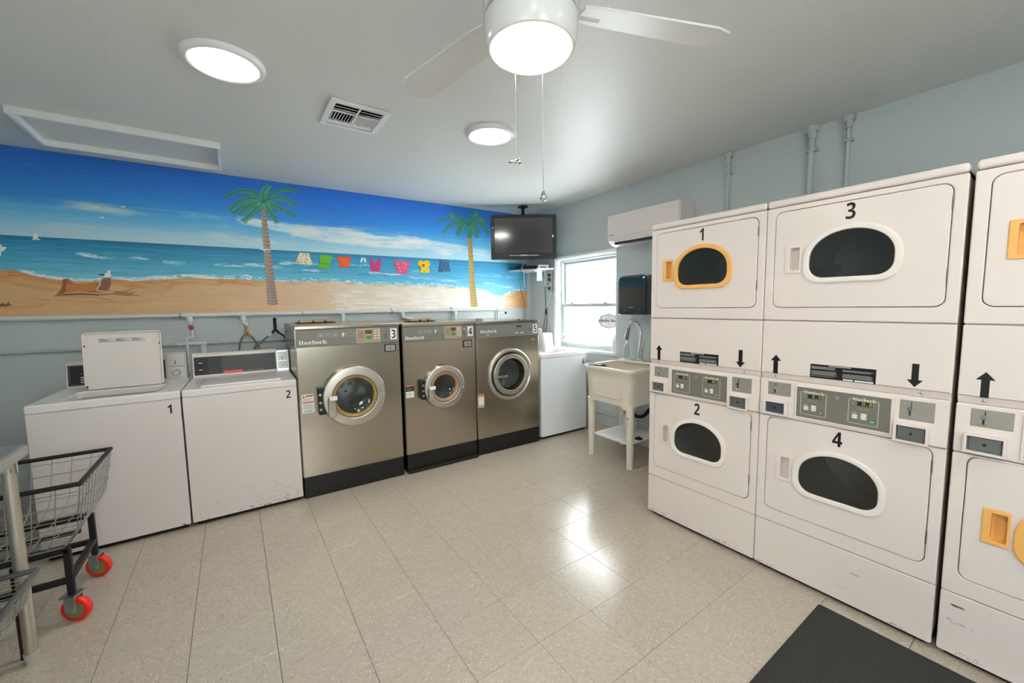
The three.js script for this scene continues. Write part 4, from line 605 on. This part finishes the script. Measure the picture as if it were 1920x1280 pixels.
  for (let k = 0; k < 5; k++) { const g = new THREE.SphereGeometry(.022, 14, 10); g.scale(.62, 1.9, .5); g.translate(0, .022, 0); g.rotateZ((k - 2) * .42); part('lobe', T(g, 0, -.03, .012), M.trim, or); } part('base', T(new THREE.SphereGeometry(.016, 14, 10).scale(1.4, 1, .7), 0, -.04, .012), M.trim, or);
}
function bxAt(c, w, h, d) { return T(new RoundedBoxGeometry(w, h, d, 2, Math.min(w, h, d) * .2), ...c); }

// ---------------------------------------------------------------- television corner
{
  const t = thing('television', 'black flat television hung from the ceiling in the corner', 'television', [2.875, 1.975, -3.865], -.60), w = .385, h = .515;
  part('bezel', ext(rrect(-w, w, 0, h, .012), -.03, .018, .005, [rrect(-w + .042, w - .042, .072, h - .034, .003)]), M.blackGloss, t); part('back_shell', [ext(rrect(-w + .03, w - .03, .03, h - .03, .03), -.085, -.025, .012)], M.black, t);
  part('screen', bx(-w + .040, w - .040, .070, h - .032, -.004, .006), phys({ color: 0x15161a, roughness: .16, clearcoat: 1, clearcoatRoughness: .1 }), t, 'dark glossy screen');
  part('speaker_bar', [bx(-.17, .18, .040, .046, .016, .024, .002), bx(-.035, .045, .038, .050, .018, .027, .003)], M.zinc, t, 'silver trim strip'); part('badge', bx(.335, .352, .25, .275, .017, .0195, .003), M.paper, t); part('badge', bx(-.365, -.352, .36, .372, .017, .0195, .003), M.paper, t);
  part('ceiling_pole', [cy([0, .30, -.12], [0, H - 1.975, -.12], .018, .018, 14), cy([0, H - 1.975 - .012, -.12], [0, H - 1.975, -.12], .06, .06, 24), bx(-.10, .10, .18, .36, -.10, -.085, .003), bx(-.02, .02, .24, .33, -.14, -.09, .003)], M.blackPaint, t);
}
{
  const y = 1.868, t = thing('corner_shelf', 'small white corner shelf on brackets below the television', 'shelf', [0, y, 0]);
  const g = ext(poly([[2.98, 4.325], [3.325, 4.318], [3.325, 3.82], [3.18, 3.90]]), 0, .018, .003); g.rotateX(-Math.PI / 2); part('board', g, M.trim, t);
  part('bracket', [bx(3.205, 3.22, -.20, 0, -4.325, -4.312, .002), bx(3.205, 3.22, -.016, 0, -4.325, -4.10, .002)], M.trim, t); part('bracket', [bx(3.312, 3.325, -.20, 0, -4.02, -4.00, .002), bx(3.15, 3.325, -.016, 0, -4.02, -4.00, .002)], M.trim, t);
  const top = y + .018;
  const b = thing('cable_box', 'flat black cable box on the corner shelf', 'cable box', [3.13, top, -4.16], -.4); part('case', bx(-.12, .12, .003, .045, -.08, .08, .006), M.blackGloss, b); for (const k of [-.1, .1]) part('foot', bx(k - .008, k + .008, 0, .004, -.06, .06), M.rubber, b);
  const r = thing('router', 'white router box on the corner shelf edge', 'router', [3.245, top, -3.955], -.7); part('case', bx(-.065, .065, 0, .045, -.045, .045, .006), M.trim, r); part('port_row', bx(-.04, .04, .01, .02, .044, .047), M.black, r); 
  const c = thing('paper_tag', 'white paper tag hanging over the corner shelf edge', 'tag', [3.150, top - .155, -3.915], -.6); part('sheet', bx(-.032, .032, 0, .155, 0, .002), M.paper, c); part('print', bx(-.015, .018, .012, .024, .0018, .0026), M.greyPale, c);
}
{
  const p = thing('power_strip', 'black and white power strip fixed beside the window casing', 'power strip', [XB, 1.59, -3.885]); part('case', bx(-.035, 0, 0, .26, -.022, .022, .006), M.greyPale, p); for (let k = 0; k < 4; k++) part('plug', bx(-.062, -.034, .03 + k * .055, .066 + k * .055, -.018, .018, .006), k === 1 ? M.grey : M.black, p);
  const w = (name, pts, r, m, label) => solo(name, tube(pts, r, 40, 6), m, label, 'cord');
  w('cord', [[XB - .02, 1.60, -3.885], [XB - .012, 1.50, -3.91], [XB - .012, 1.40, -3.965]], .005, M.trim, 'short white cord below the power strip');
  w('cord', [[3.27, 1.89, -4.01], [XB - .012, 1.75, -4.02], [XB - .01, 1.50, -4.01], [XB - .01, 1.36, -4.0], [XB - .01, 1.22, -4.03], [XB - .01, .96, -4.10]], .0045, M.cordGrey, 'grey cord drooping from the router down the wall');
  w('cord', [[XB - .012, 1.40, -3.97], [XB - .012, 1.33, -3.985], [XB - .01, 1.2, -3.98], [XB - .01, 1.08, -4.02], [XB - .01, .96, -4.06]], .0045, M.cordGrey, 'thin dark cord running beside the drooping grey cord'); 
  const s = solo('cord_plug', bxAt([XB - .016, 1.345, -3.99], .022, .07, .02), M.black, 'small black inline plug on the wall cords', 'plug');
  w('cord', [[2.93, 1.965, -3.94], [2.99, 1.80, -4.10], [3.13, 1.62, -4.28], [3.20, 1.45, -4.30], [3.215, 1.2, -4.30], [3.22, 1.0, -4.30]], .004, M.cordGrey, 'thin cable hanging from the television past the mural edge');
}

// ---------------------------------------------------------------- air conditioner, towel dispenser, conduits on the dryer wall
{
  const t = thing('air_conditioner', 'white wall-mounted split air conditioner above the window', 'air conditioner', [XB, 2.005, -2.0]), L = .79;
  const prof = [[0, .295], [-.19, .295], [-.205, .285], [-.21, .27], [-.212, .07], [-.205, .045], [-.16, .012], [-.10, .0], [0, .03]];
  part('body', new THREE.ExtrudeGeometry(poly(prof), { depth: L - .02, bevelEnabled: true, bevelThickness: .01, bevelSize: .006, bevelOffset: -.006, bevelSegments: 3 }).translate(0, 0, -L + .01), M.white, t);
  part('front_cover', bx(-.219, -.208, .078, .288, -L + .006, -.006, .005), M.white, t);
  part('outlet', bx(-.196, -.12, .004, .052, -L + .07, -.05, .012), M.black, t, 'dark air outlet'); const lv = new THREE.BoxGeometry(.052, .005, L - .15); lv.rotateZ(-.75); part('louvre', T(lv, -.186, .022, -L / 2), M.whiteCool, t); for (const k of [.25, .5, .75]) part('vane', bx(-.18, -.14, .01, .05, -L * k - .002, -L * k + .002), M.grey, t);
  part('logo', bx(-.2205, -.2185, .092, .101, -L + .03, -L + .085, .0008), M.grey, t);
}
{
  const t = thing('towel_dispenser', 'dark blue paper towel dispenser above the sink', 'towel dispenser', [XB, 1.325, -2.495], -Math.PI / 2);
  const s = new THREE.Shape(); s.moveTo(-.165, .02); s.lineTo(-.165, .30); s.bezierCurveTo(-.165, .355, -.14, .375, -.09, .378); s.lineTo(.09, .378); s.bezierCurveTo(.14, .375, .165, .355, .165, .30); s.lineTo(.165, .02); s.bezierCurveTo(.165, .008, .158, 0, .146, 0); s.lineTo(-.146, 0); s.bezierCurveTo(-.158, 0, -.165, .008, -.165, .02);
  part('back_case', ext(s, .0, .10, .004), M.black, t); part('cover', ext(s, .095, .212, .022, [], 14), M.navy, t, 'glossy navy cover'); part('logo', bx(-.03, .03, .066, .074, .2115, .2135, .001), M.zinc, t); part('key_lock', cy([.166, .15, .12], [.171, .15, .12], .012, .012, 14), M.zinc, t);
  const pp = tube([[-.1, 0, 0], [-.06, -.008, 0], [-.02, .004, 0], [.03, -.006, 0], [.07, .003, 0], [.10, -.004, 0]], .003, 40, 6); pp.scale(1, 1, 1); const sh = []; for (let k = 0; k < 5; k++) sh.push(T(pp.clone(), 0, -.004 - k * .006, .12 + .003 * k)); part('paper_end', [bx(-.10, .10, -.026, .006, .117, .123, .002), ...sh], M.paper, t, 'white paper towel end');
}
for (const [z, r, label] of [[-1.708, .012, 'thin painted conduit dropping behind the dryer marked 1'], [-1.149, .017, 'thick painted conduit dropping behind the dryer marked 3'], [-.948, .011, 'thin painted conduit with a side clip behind the dryer marked 3']]) {
  const t = thing('wall_conduit', label, 'conduit', [XB, 1.35, z], 0, 'vertical conduits on the dryer wall'); part('pipe', cy([-.03, 0, 0], [-.03, H - 1.352, 0], r, r, 14), M.wall, t); part('coupling', [cy([-.03, H - 1.352 - .085, 0], [-.03, H - 1.352, 0], r * 1.5, r * 1.5, 14), bx(-.045, 0, H - 1.39, H - 1.353, -r * 2.4, r * 2.4, .004)], M.wall, t); part('clip', [bx(-.05, 0, H - 1.36 - .16, H - 1.36 - .145, -r * 1.8, r * 2.2, .003)], M.wall, t); part('clip', [bx(-.05, 0, .62, .635, -r * 1.6, r * 2.6, .003)], M.wall, t);
}
{ const p = thing('floor_pipe', 'thin grey pipe along the wall behind the sink legs', 'pipe', [XB, .235, -2.0]); part('pipe', cy([-.022, 0, -2.28], [-.022, -.01, .2], .011, .011, 12), M.paintPipe, p); for (const z of [-1.3, -.55]) part('clip', bx(-.036, 0, -.016, .016, z - .008, z + .008, .002), M.zinc, p); }

// round "Laundry Room" sign stuck on the window
{
  const z0 = -3.03, y0 = 1.243, t = thing('window_sign', 'white scalloped badge reading Laundry Room on the lower window pane', 'sign', [XB + .079, y0, z0], -Math.PI / 2);
  const sc = (k) => { const s = new THREE.Shape(), a = .135 * k, b = .078 * k; const P = []; for (let i = 0; i <= 96; i++) { const q = i / 96 * 6.2832, m = 1 + .055 * Math.cos(8 * q), e = .82; P.push([Math.sign(Math.cos(q)) * Math.pow(Math.abs(Math.cos(q)), e) * a * m, Math.sign(Math.sin(q)) * Math.pow(Math.abs(Math.sin(q)), e) * b * m]); } P.forEach(([x, y], i) => (i ? s.lineTo(x, y) : s.moveTo(x, y))); return s; };
  part('badge', ext(sc(1), 0, .001), M.paper, t); part('outline', ext(sc(1.04), .0008, .0018, 0, [sc(.95)]), std(0x55585b, .6), t); part('inner_outline', ext(sc(.84), .0008, .0018, 0, [sc(.80)]), std(0x9b9ea0, .6), t);
  part('lettering', text('Laundry Room', .033, .0008, 0, .002, .0012, serif, .95), std(0x26282a, .6), t); part('ornament', [bx(-.03, .03, .036, .039, .001, .0018), bx(-.03, .03, -.041, -.038, .001, .0018)], std(0x777b7d, .6), t);
}

// ---------------------------------------------------------------- laundry sink
{
  const X0 = 2.69, X1 = 3.26, Z0 = -2.70, Z1 = -2.15, cx = (X0 + X1) / 2, cz = (Z0 + Z1) / 2, t = thing('laundry_sink', 'cream plastic laundry tub on four legs with a lower shelf', 'sink', [cx, 0, cz]);
  const N = 64, ring = (w, d, r, y, drop = 0) => { const out = []; for (let i = 0; i < N; i++) { const q = i / N * 4, side = Math.floor(q), f = q - side; let px, pz; const c = [[1, 1], [-1, 1], [-1, -1], [1, -1]]; const a = c[side], b = c[(side + 1) % 4]; px = (a[0] + (b[0] - a[0]) * f) * w / 2; pz = (a[1] + (b[1] - a[1]) * f) * d / 2; // round the corners
      const ex = Math.abs(px) - (w / 2 - r), ez = Math.abs(pz) - (d / 2 - r); if (ex > 0 && ez > 0) { const m = Math.hypot(ex, ez) || 1, k = r / m * Math.max(ex, ez) / r; px = Math.sign(px) * (w / 2 - r + ex * k); pz = Math.sign(pz) * (d / 2 - r + ez * k); }
      const mid = Math.abs(f - .5) * 2; out.push([px, y + drop * (mid < .62 ? 1 : mid < .8 ? 1 - (mid - .62) / .18 : 0), pz]); } return out; };
  function loft(rings) { const P = [], I = []; rings.forEach((r) => r.forEach((p) => P.push(...p))); for (let k = 0; k + 1 < rings.length; k++) for (let i = 0; i < N; i++) { const a = k * N + i, b = k * N + (i + 1) % N, c = a + N, d = b + N; I.push(a, c, b, b, c, d); } const g = new THREE.BufferGeometry(); g.setAttribute('position', new THREE.Float32BufferAttribute(P, 3)); g.setIndex(I); g.computeVertexNormals(); return g; }
  const W = X1 - X0, D = Z1 - Z0;
  part('tub', [loft([ring(W - .05, D - .05, .07, .512, .035), ring(W - .045, D - .045, .07, .56, .01), ring(W - .02, D - .02, .065, .80), ring(W - .005, D - .005, .06, .805), ring(W - .005, D - .005, .06, .828), ring(W + .012, D + .012, .06, .834), ring(W + .02, D + .02, .06, .850), ring(W + .015, D + .015, .06, .864), ring(W, D, .06, .870), ring(W - .03, D - .03, .055, .870), ring(W - .055, D - .055, .055, .860), ring(W - .10, D - .10, .06, .60), ring(W - .14, D - .14, .08, .565), ring(.06, .06, .02, .556)]), loft([ring(.06, .06, .02, .5565), ring(.01, .01, .004, .5565)])], M.tub, t);
  part('panel_relief', [bx(-W / 2 + .0105, -W / 2 + .020, .60, .755, -.16, .17, .01)], M.tub, t); part('rear_ledge', bx(W / 2 - .10, W / 2, .858, .885, -D / 2 + .02, D / 2 - .02, .01), M.tub, t);
  for (const [lx, lz] of [[2.754, -2.648], [2.754, -2.196], [3.20, -2.648], [3.20, -2.196]]) { const L = part('leg', cy([lx - cx, 0, lz - cz], [lx - cx, .56, lz - cz], .027, .036, 20), M.tub, t); }
  part('lower_shelf', [ext(rrect(-.215, .215, -.205, .205, .02), 0, .022, .004).rotateX(-Math.PI / 2).translate(.01, .195, 0)], M.trim, t); for (let k = 0; k < 9; k++) part('shelf_rib', bx(-.16, .06, .2165, .221, -.15 + k * .028, -.14 + k * .028, .002), M.trim, t);
  part('leg_clip', [bx(2.754 - cx - .034, 2.754 - cx - .026, .36, .40, -2.196 - cz - .012, -2.196 - cz + .012, .003)], M.tub, t); part('leg_bolt', cy([2.754 - cx - .03, .45, -2.196 - cz], [2.754 - cx - .036, .45, -2.196 - cz], .008, .008, 10), M.steelDark, t);
  part('drain_trap', [tube([[.06, .55, .02], [.06, .44, .02], [.08, .38, .05], [.13, .38, .10], [.16, .44, .14], [.22, .47, .16], [.30, .47, .16]], .016, 40, 10)], M.rubber, t, 'black drain hose');
  const f = thing('kitchen_faucet', 'chrome gooseneck faucet with pull-down spray head on the sink', 'faucet', [3.185, .884, -2.43]);
  part('base_plate', bx(-.028, .028, 0, .014, -.11, .11, .006), M.chrome, f); part('body', cy([0, .01, 0], [0, .12, 0], .022, .019, 20), M.chrome, f);
  part('gooseneck', tube([[0, .11, 0], [0, .26, .002], [0, .335, -.02], [0, .37, -.07], [0, .355, -.12], [0, .30, -.145]], .0135, 48, 12), M.chrome, f); part('spray_head', [cy([0, .31, -.142], [-.004, .205, -.165], .015, .021, 16), cy([-.004, .205, -.165], [-.005, .196, -.167], .019, .017, 16)], M.steelDark, f); part('lever', [cy([-.012, .07, .02], [-.02, .09, .05], .009, .008, 10), cy([-.02, .085, .045], [-.022, .19, .055], .0065, .006, 10)], M.chrome, f);
  const c = thing('cleaning_cloth', 'grey cloth draped over the sink rim', 'cloth', [X0 + .06, .872, -2.60]);
  { const P = [], I = [], nu = 14, nv = 18; for (let j = 0; j <= nv; j++) for (let i = 0; i <= nu; i++) { const u = i / nu - .5, v = j / nv; const s = v * .22; let x = -.05 + s, y = .004; if (s > .085) { x = .035 + Math.min(.012, (s - .085) * .2); y = .002 - (s - .085) * .9; } P.push(x + .003 * Math.sin(i * 1.7), y + .004 * Math.sin(i * 1.3 + j * .5) + .004, u * .19 + .006 * Math.sin(j)); } for (let j = 0; j < nv; j++) for (let i = 0; i < nu; i++) { const a = j * (nu + 1) + i; I.push(a, a + 1, a + nu + 1, a + 1, a + nu + 2, a + nu + 1); } const g = new THREE.BufferGeometry(); g.setAttribute('position', new THREE.Float32BufferAttribute(P, 3)); g.setIndex(I); g.computeVertexNormals(); part('fabric', g, std(0x85888d, .9, 0, { side: THREE.DoubleSide }), c); }
  const bottle = (name, label, x, y, z, r, h, mat, cap, capH) => { const b = thing(name, label, 'bottle', [x, y, z]); part('body', lathe([[0, 0], [r * .95, 0], [r, .006], [r, h * .62], [r * .85, h * .72], [r * .38, h * .82], [r * .36, h * .86]], 24), mat, b); part('cap', lathe([[r * .45, h * .84], [r * .45, h * .84 + capH], [0, h * .84 + capH]], 18), cap, b); return b; };
  bottle('dish_soap_bottle', 'clear plastic soap bottle on the sink ledge', 3.18, .885, -2.585, .030, .185, M.clear, M.trim, .02);
  bottle('spray_bottle', 'white plastic bottle on the sill beside the towel dispenser', XB + .035, WY0 + .012, -2.905, .028, .20, M.trim, M.trim, .025);
  const pb = bottle('pump_bottle', 'soap pump bottle on the sill beside the corner washer', XB + .03, WY0 + .012, -3.68, .034, .13, M.clear, M.zinc, .03); part('pump_head', [cy([0, .13, 0], [0, .165, 0], .006, .006, 8), bx(-.05, .012, .16, .172, -.008, .008, .004)], M.zinc, pb);
  const sp = solo('drain_stopper', lathe([[0, .024], [.012, .022], [.016, .012], [.034, .008], [.036, 0]].reverse(), 24), M.rubber, 'black rubber stopper on the shelf under the sink', 'stopper'); sp.position.set(2.93, .2175, -2.24);
  const jg = thing('detergent_jug', 'cream detergent jug on the rear of the sink shelf', 'jug', [3.08, .2175, -2.46]); part('body', [bx(-.05, .05, 0, .16, -.055, .055, .025, 3), cy([0, .15, 0], [0, .21, 0], .035, .02, 16)], M.cream, jg); part('cap', cy([0, .205, 0], [0, .235, 0], .022, .022, 16), M.tan, jg);
}

// ---------------------------------------------------------------- floor mat
{
  const t = thing('floor_mat', 'charcoal ribbed entrance mat in front of the dryers', 'mat', [1.74, 0, .20]), w = .45, d = .84;
  part('rubber_border', ext(rrect(-w, w, -d, d, .012), 0, .006, .002, [rrect(-w + .035, w - .035, -d + .035, d - .035, .004)]).rotateX(-Math.PI / 2), std(0x2b2b2a, .75), t);
  const tex = canvas(512, 512, (g, W, Hh) => { g.fillStyle = '#3b3b37'; g.fillRect(0, 0, W, Hh); for (let y = 0; y < Hh; y += 8) { g.fillStyle = '#262623'; g.fillRect(0, y, W, 3); } for (let i = 0; i < 9000; i++) { g.globalAlpha = rr(.1, .5); g.fillStyle = ['#4a4943', '#151514', '#5b584e', '#3a3934'][i & 3]; g.fillRect(rnd() * W, rnd() * Hh, rr(1, 5), rr(1, 3)); } g.globalAlpha = 1; }, true, true);
  const P = uvm(bx(-w + .034, w - .034, 0, .007, -d + .034, d - .034, .002), 1 / .4); part('pile', P, std(0xffffff, .95, 0, { map: tex, bumpMap: tex, bumpScale: .003 }), t, 'ribbed charcoal carpet pile');
}

// ---------------------------------------------------------------- wire laundry cart
{
  const t = thing('laundry_cart', 'wire laundry cart with black frame and red caster wheels', 'laundry cart', [-1.05, 0, -2.80]);
  const ex = .36, ez = .19, sq = (p, q, r = .0125) => { const a = V(...p), b = V(...q), d = b.clone().sub(a), g = new RoundedBoxGeometry(r * 2, d.length() + r, r * 2, 2, .003); g.applyQuaternion(new THREE.Quaternion().setFromUnitVectors(V(0, 1, 0), d.normalize())); const m = a.add(b).multiplyScalar(.5); return T(g, m.x, m.y, m.z); };
  const ty = .667, tx = .445, tz = .275, by = .345;
  part('top_rim', [bar([[-tx, ty, -tz], [tx, ty, -tz], [tx, ty, tz], [-tx, ty, tz], [-tx, ty, -tz]], .0105, 12)], M.blackPaint, t, 'black tubular rim');
  for (const sx of [-1, 1]) for (const sz of [-1, 1]) {
    const L = part('leg', [sq([sx * ex, .138, sz * ez], [sx * ex, by, sz * ez])], M.blackPaint, t);
    const c = part('caster', [bx(-.032, .032, .124, .132, -.032, .032, .003), cy([0, .11, 0], [0, .126, 0], .022, .022, 16), bx(-.023, -.019, .05, .123, -.020, .026, .002), bx(.019, .023, .05, .123, -.020, .026, .002), cy([-.027, .058, .012], [.027, .058, .012], .006, .006, 8)].map((g) => g), M.zinc, L, 'zinc caster fork');
    c.position.set(sx * ex, 0, sz * ez); c.rotation.y = sx > 0 ? 1.15 : 2.2; 
    const w0 = part('wheel', [lathe([[.040, -.016], [.051, -.016], [.057, -.010], [.058, 0], [.057, .010], [.051, .016], [.040, .016]], 36).rotateZ(Math.PI / 2).translate(0, .058, .012)], M.red, L, 'red caster wheel'); w0.position.copy(c.position); w0.rotation.y = c.rotation.y;
    const w1 = part('wheel_hub', [cy([-.013, .058, .012], [.013, .058, .012], .041, .041, 28)], M.olive, L); w1.position.copy(c.position); w1.rotation.y = c.rotation.y;
  }
  for (const sz of [-1, 1]) { part('side_rail', sq([-ex, .20, sz * ez], [ex, .20, sz * ez]), M.blackPaint, t); part('basket_rail', sq([-ex, by, sz * ez], [ex, by, sz * ez]), M.blackPaint, t); }
  for (const sx of [-1, 1]) part('end_rail', sq([sx * ex, .205, -ez], [sx * ex, .205, ez]), M.blackPaint, t); part('centre_rail', sq([-ex, by, 0], [ex, by, 0], .009), M.blackPaint, t);
  // basket: flared sides curving into the floor
  const r = .0021, wire = (pts) => bar(pts, r, 5), lvl = [[.635, 1.0], [.575, .985], [.51, .96], [.45, .93], [.40, .87], [.365, .80]];
  const bx0 = (k) => [tx * (.80 + .20 * (k - .8) / .2), tz * (.72 + .28 * (k - .8) / .2)], prof = [[ty, 1.0], [.45, .93], [.395, .87], [.362, .80]];
  for (const sz of [-1, 1]) { const g = []; for (const [y, k] of lvl) { const [a, b] = bx0(k); g.push(wire([[-a, y, sz * b], [a, y, sz * b]])); } for (let i = 0; i <= 12; i++) { const f = i / 6 - 1; g.push(wire(prof.map(([y, k]) => { const [a, b] = bx0(k); return [f * a, y, sz * b]; }))); } const o = part('wire_side', g, M.wire, t); }
  for (const sx of [-1, 1]) { const g = []; for (const [y, k] of lvl) { const [a, b] = bx0(k); g.push(wire([[sx * a, y, -b], [sx * a, y, b]])); } for (let i = 0; i <= 10; i++) { const f = i / 5 - 1; g.push(wire(prof.map(([y, k]) => { const [a, b] = bx0(k); return [sx * a, y, f * b]; }))); } part('wire_end', g, M.wire, t); }
  { const g = [], [a, b] = bx0(.8); for (let i = 0; i <= 12; i++) { const x = -a + 2 * a * i / 12; g.push(wire([[x, .362, -b], [x, .362, b]])); } for (let i = 0; i <= 8; i++) { const z = -b + 2 * b * i / 8; g.push(wire([[-a, .36, z], [a, .36, z]])); } part('wire_floor', g, M.wire, t); }
}

// ---------------------------------------------------------------- steel folding table with a wire shelf
{
  const t = thing('folding_table', 'stainless steel work table with round legs and a wire lower shelf', 'table', [-1.12, 0, -1.70]), x1 = .40, z0 = -.755;
  part('table_top', [bx(-.41, x1, .848, .900, z0, .75, .014, 3)], std(0xb9bab6, .35, .9), t);
  for (const [lx, lz] of [[.358, -.69], [-.36, -.69], [.358, .66], [-.36, .66]]) { const L = part('leg', [cy([lx, .035, lz], [lx, .865, lz], .0205, .0205, 22)], M.steelDoor, t); part('foot', cy([lx, 0, lz], [lx, .045, lz], .020, .024, 20), M.greyPale, L); part('collar', cy([lx, .80, lz], [lx, .845, lz], .026, .026, 20), M.steelRim, L); }
  part('shelf_rim', [bar([[-.38, .395, -.665], [.405, .395, -.665], [.405, .395, .66], [-.38, .395, .66], [-.38, .395, -.665]], .0105, 10)], std(0x6f7072, .35, .8), t);
  const g = []; for (let i = 0; i <= 6; i++) { const y = .375 - i * .016; g.push(bar([[-.37, y, -.655], [.395 - i * .004, y, -.655], [.395 - i * .004, y, .65]], .0021, 5)); } for (let i = 0; i <= 26; i++) { const z = -.655 + i * .05; g.push(bar([[.398, .395, z], [.37, .275, z], [-.37, .275, z]], .0021, 5)); } const o = part('wire_shelf', g, M.wire, t);
  part('shelf_leg', [cy([.325, .0, -.735], [.325, .395, -.735], .013, .013, 12)], M.blackPaint, t);
  const b = thing('plastic_bag', 'crumpled glossy clear plastic bag on the table wire shelf', 'bag', [-.90, .279, -2.02]);
  const s = new THREE.IcosahedronGeometry(.13, 4), p = s.attributes.position; for (let i = 0; i < p.count; i++) { const x = p.getX(i), y = p.getY(i), z = p.getZ(i), k = 1 + .12 * Math.sin(34 * x + 11 * z) * Math.cos(29 * y + 17 * z) + .08 * Math.sin(60 * z + 20 * x); p.setXYZ(i, x * k * 1.0, Math.max(-.085, y * k * .7), z * k * 1.3); } s.computeVertexNormals(); part('film', T(s, 0, .085, 0), phys({ color: 0xe9ebea, roughness: .12, clearcoat: 1 }), b);
}
renderer.render(scene, camera);
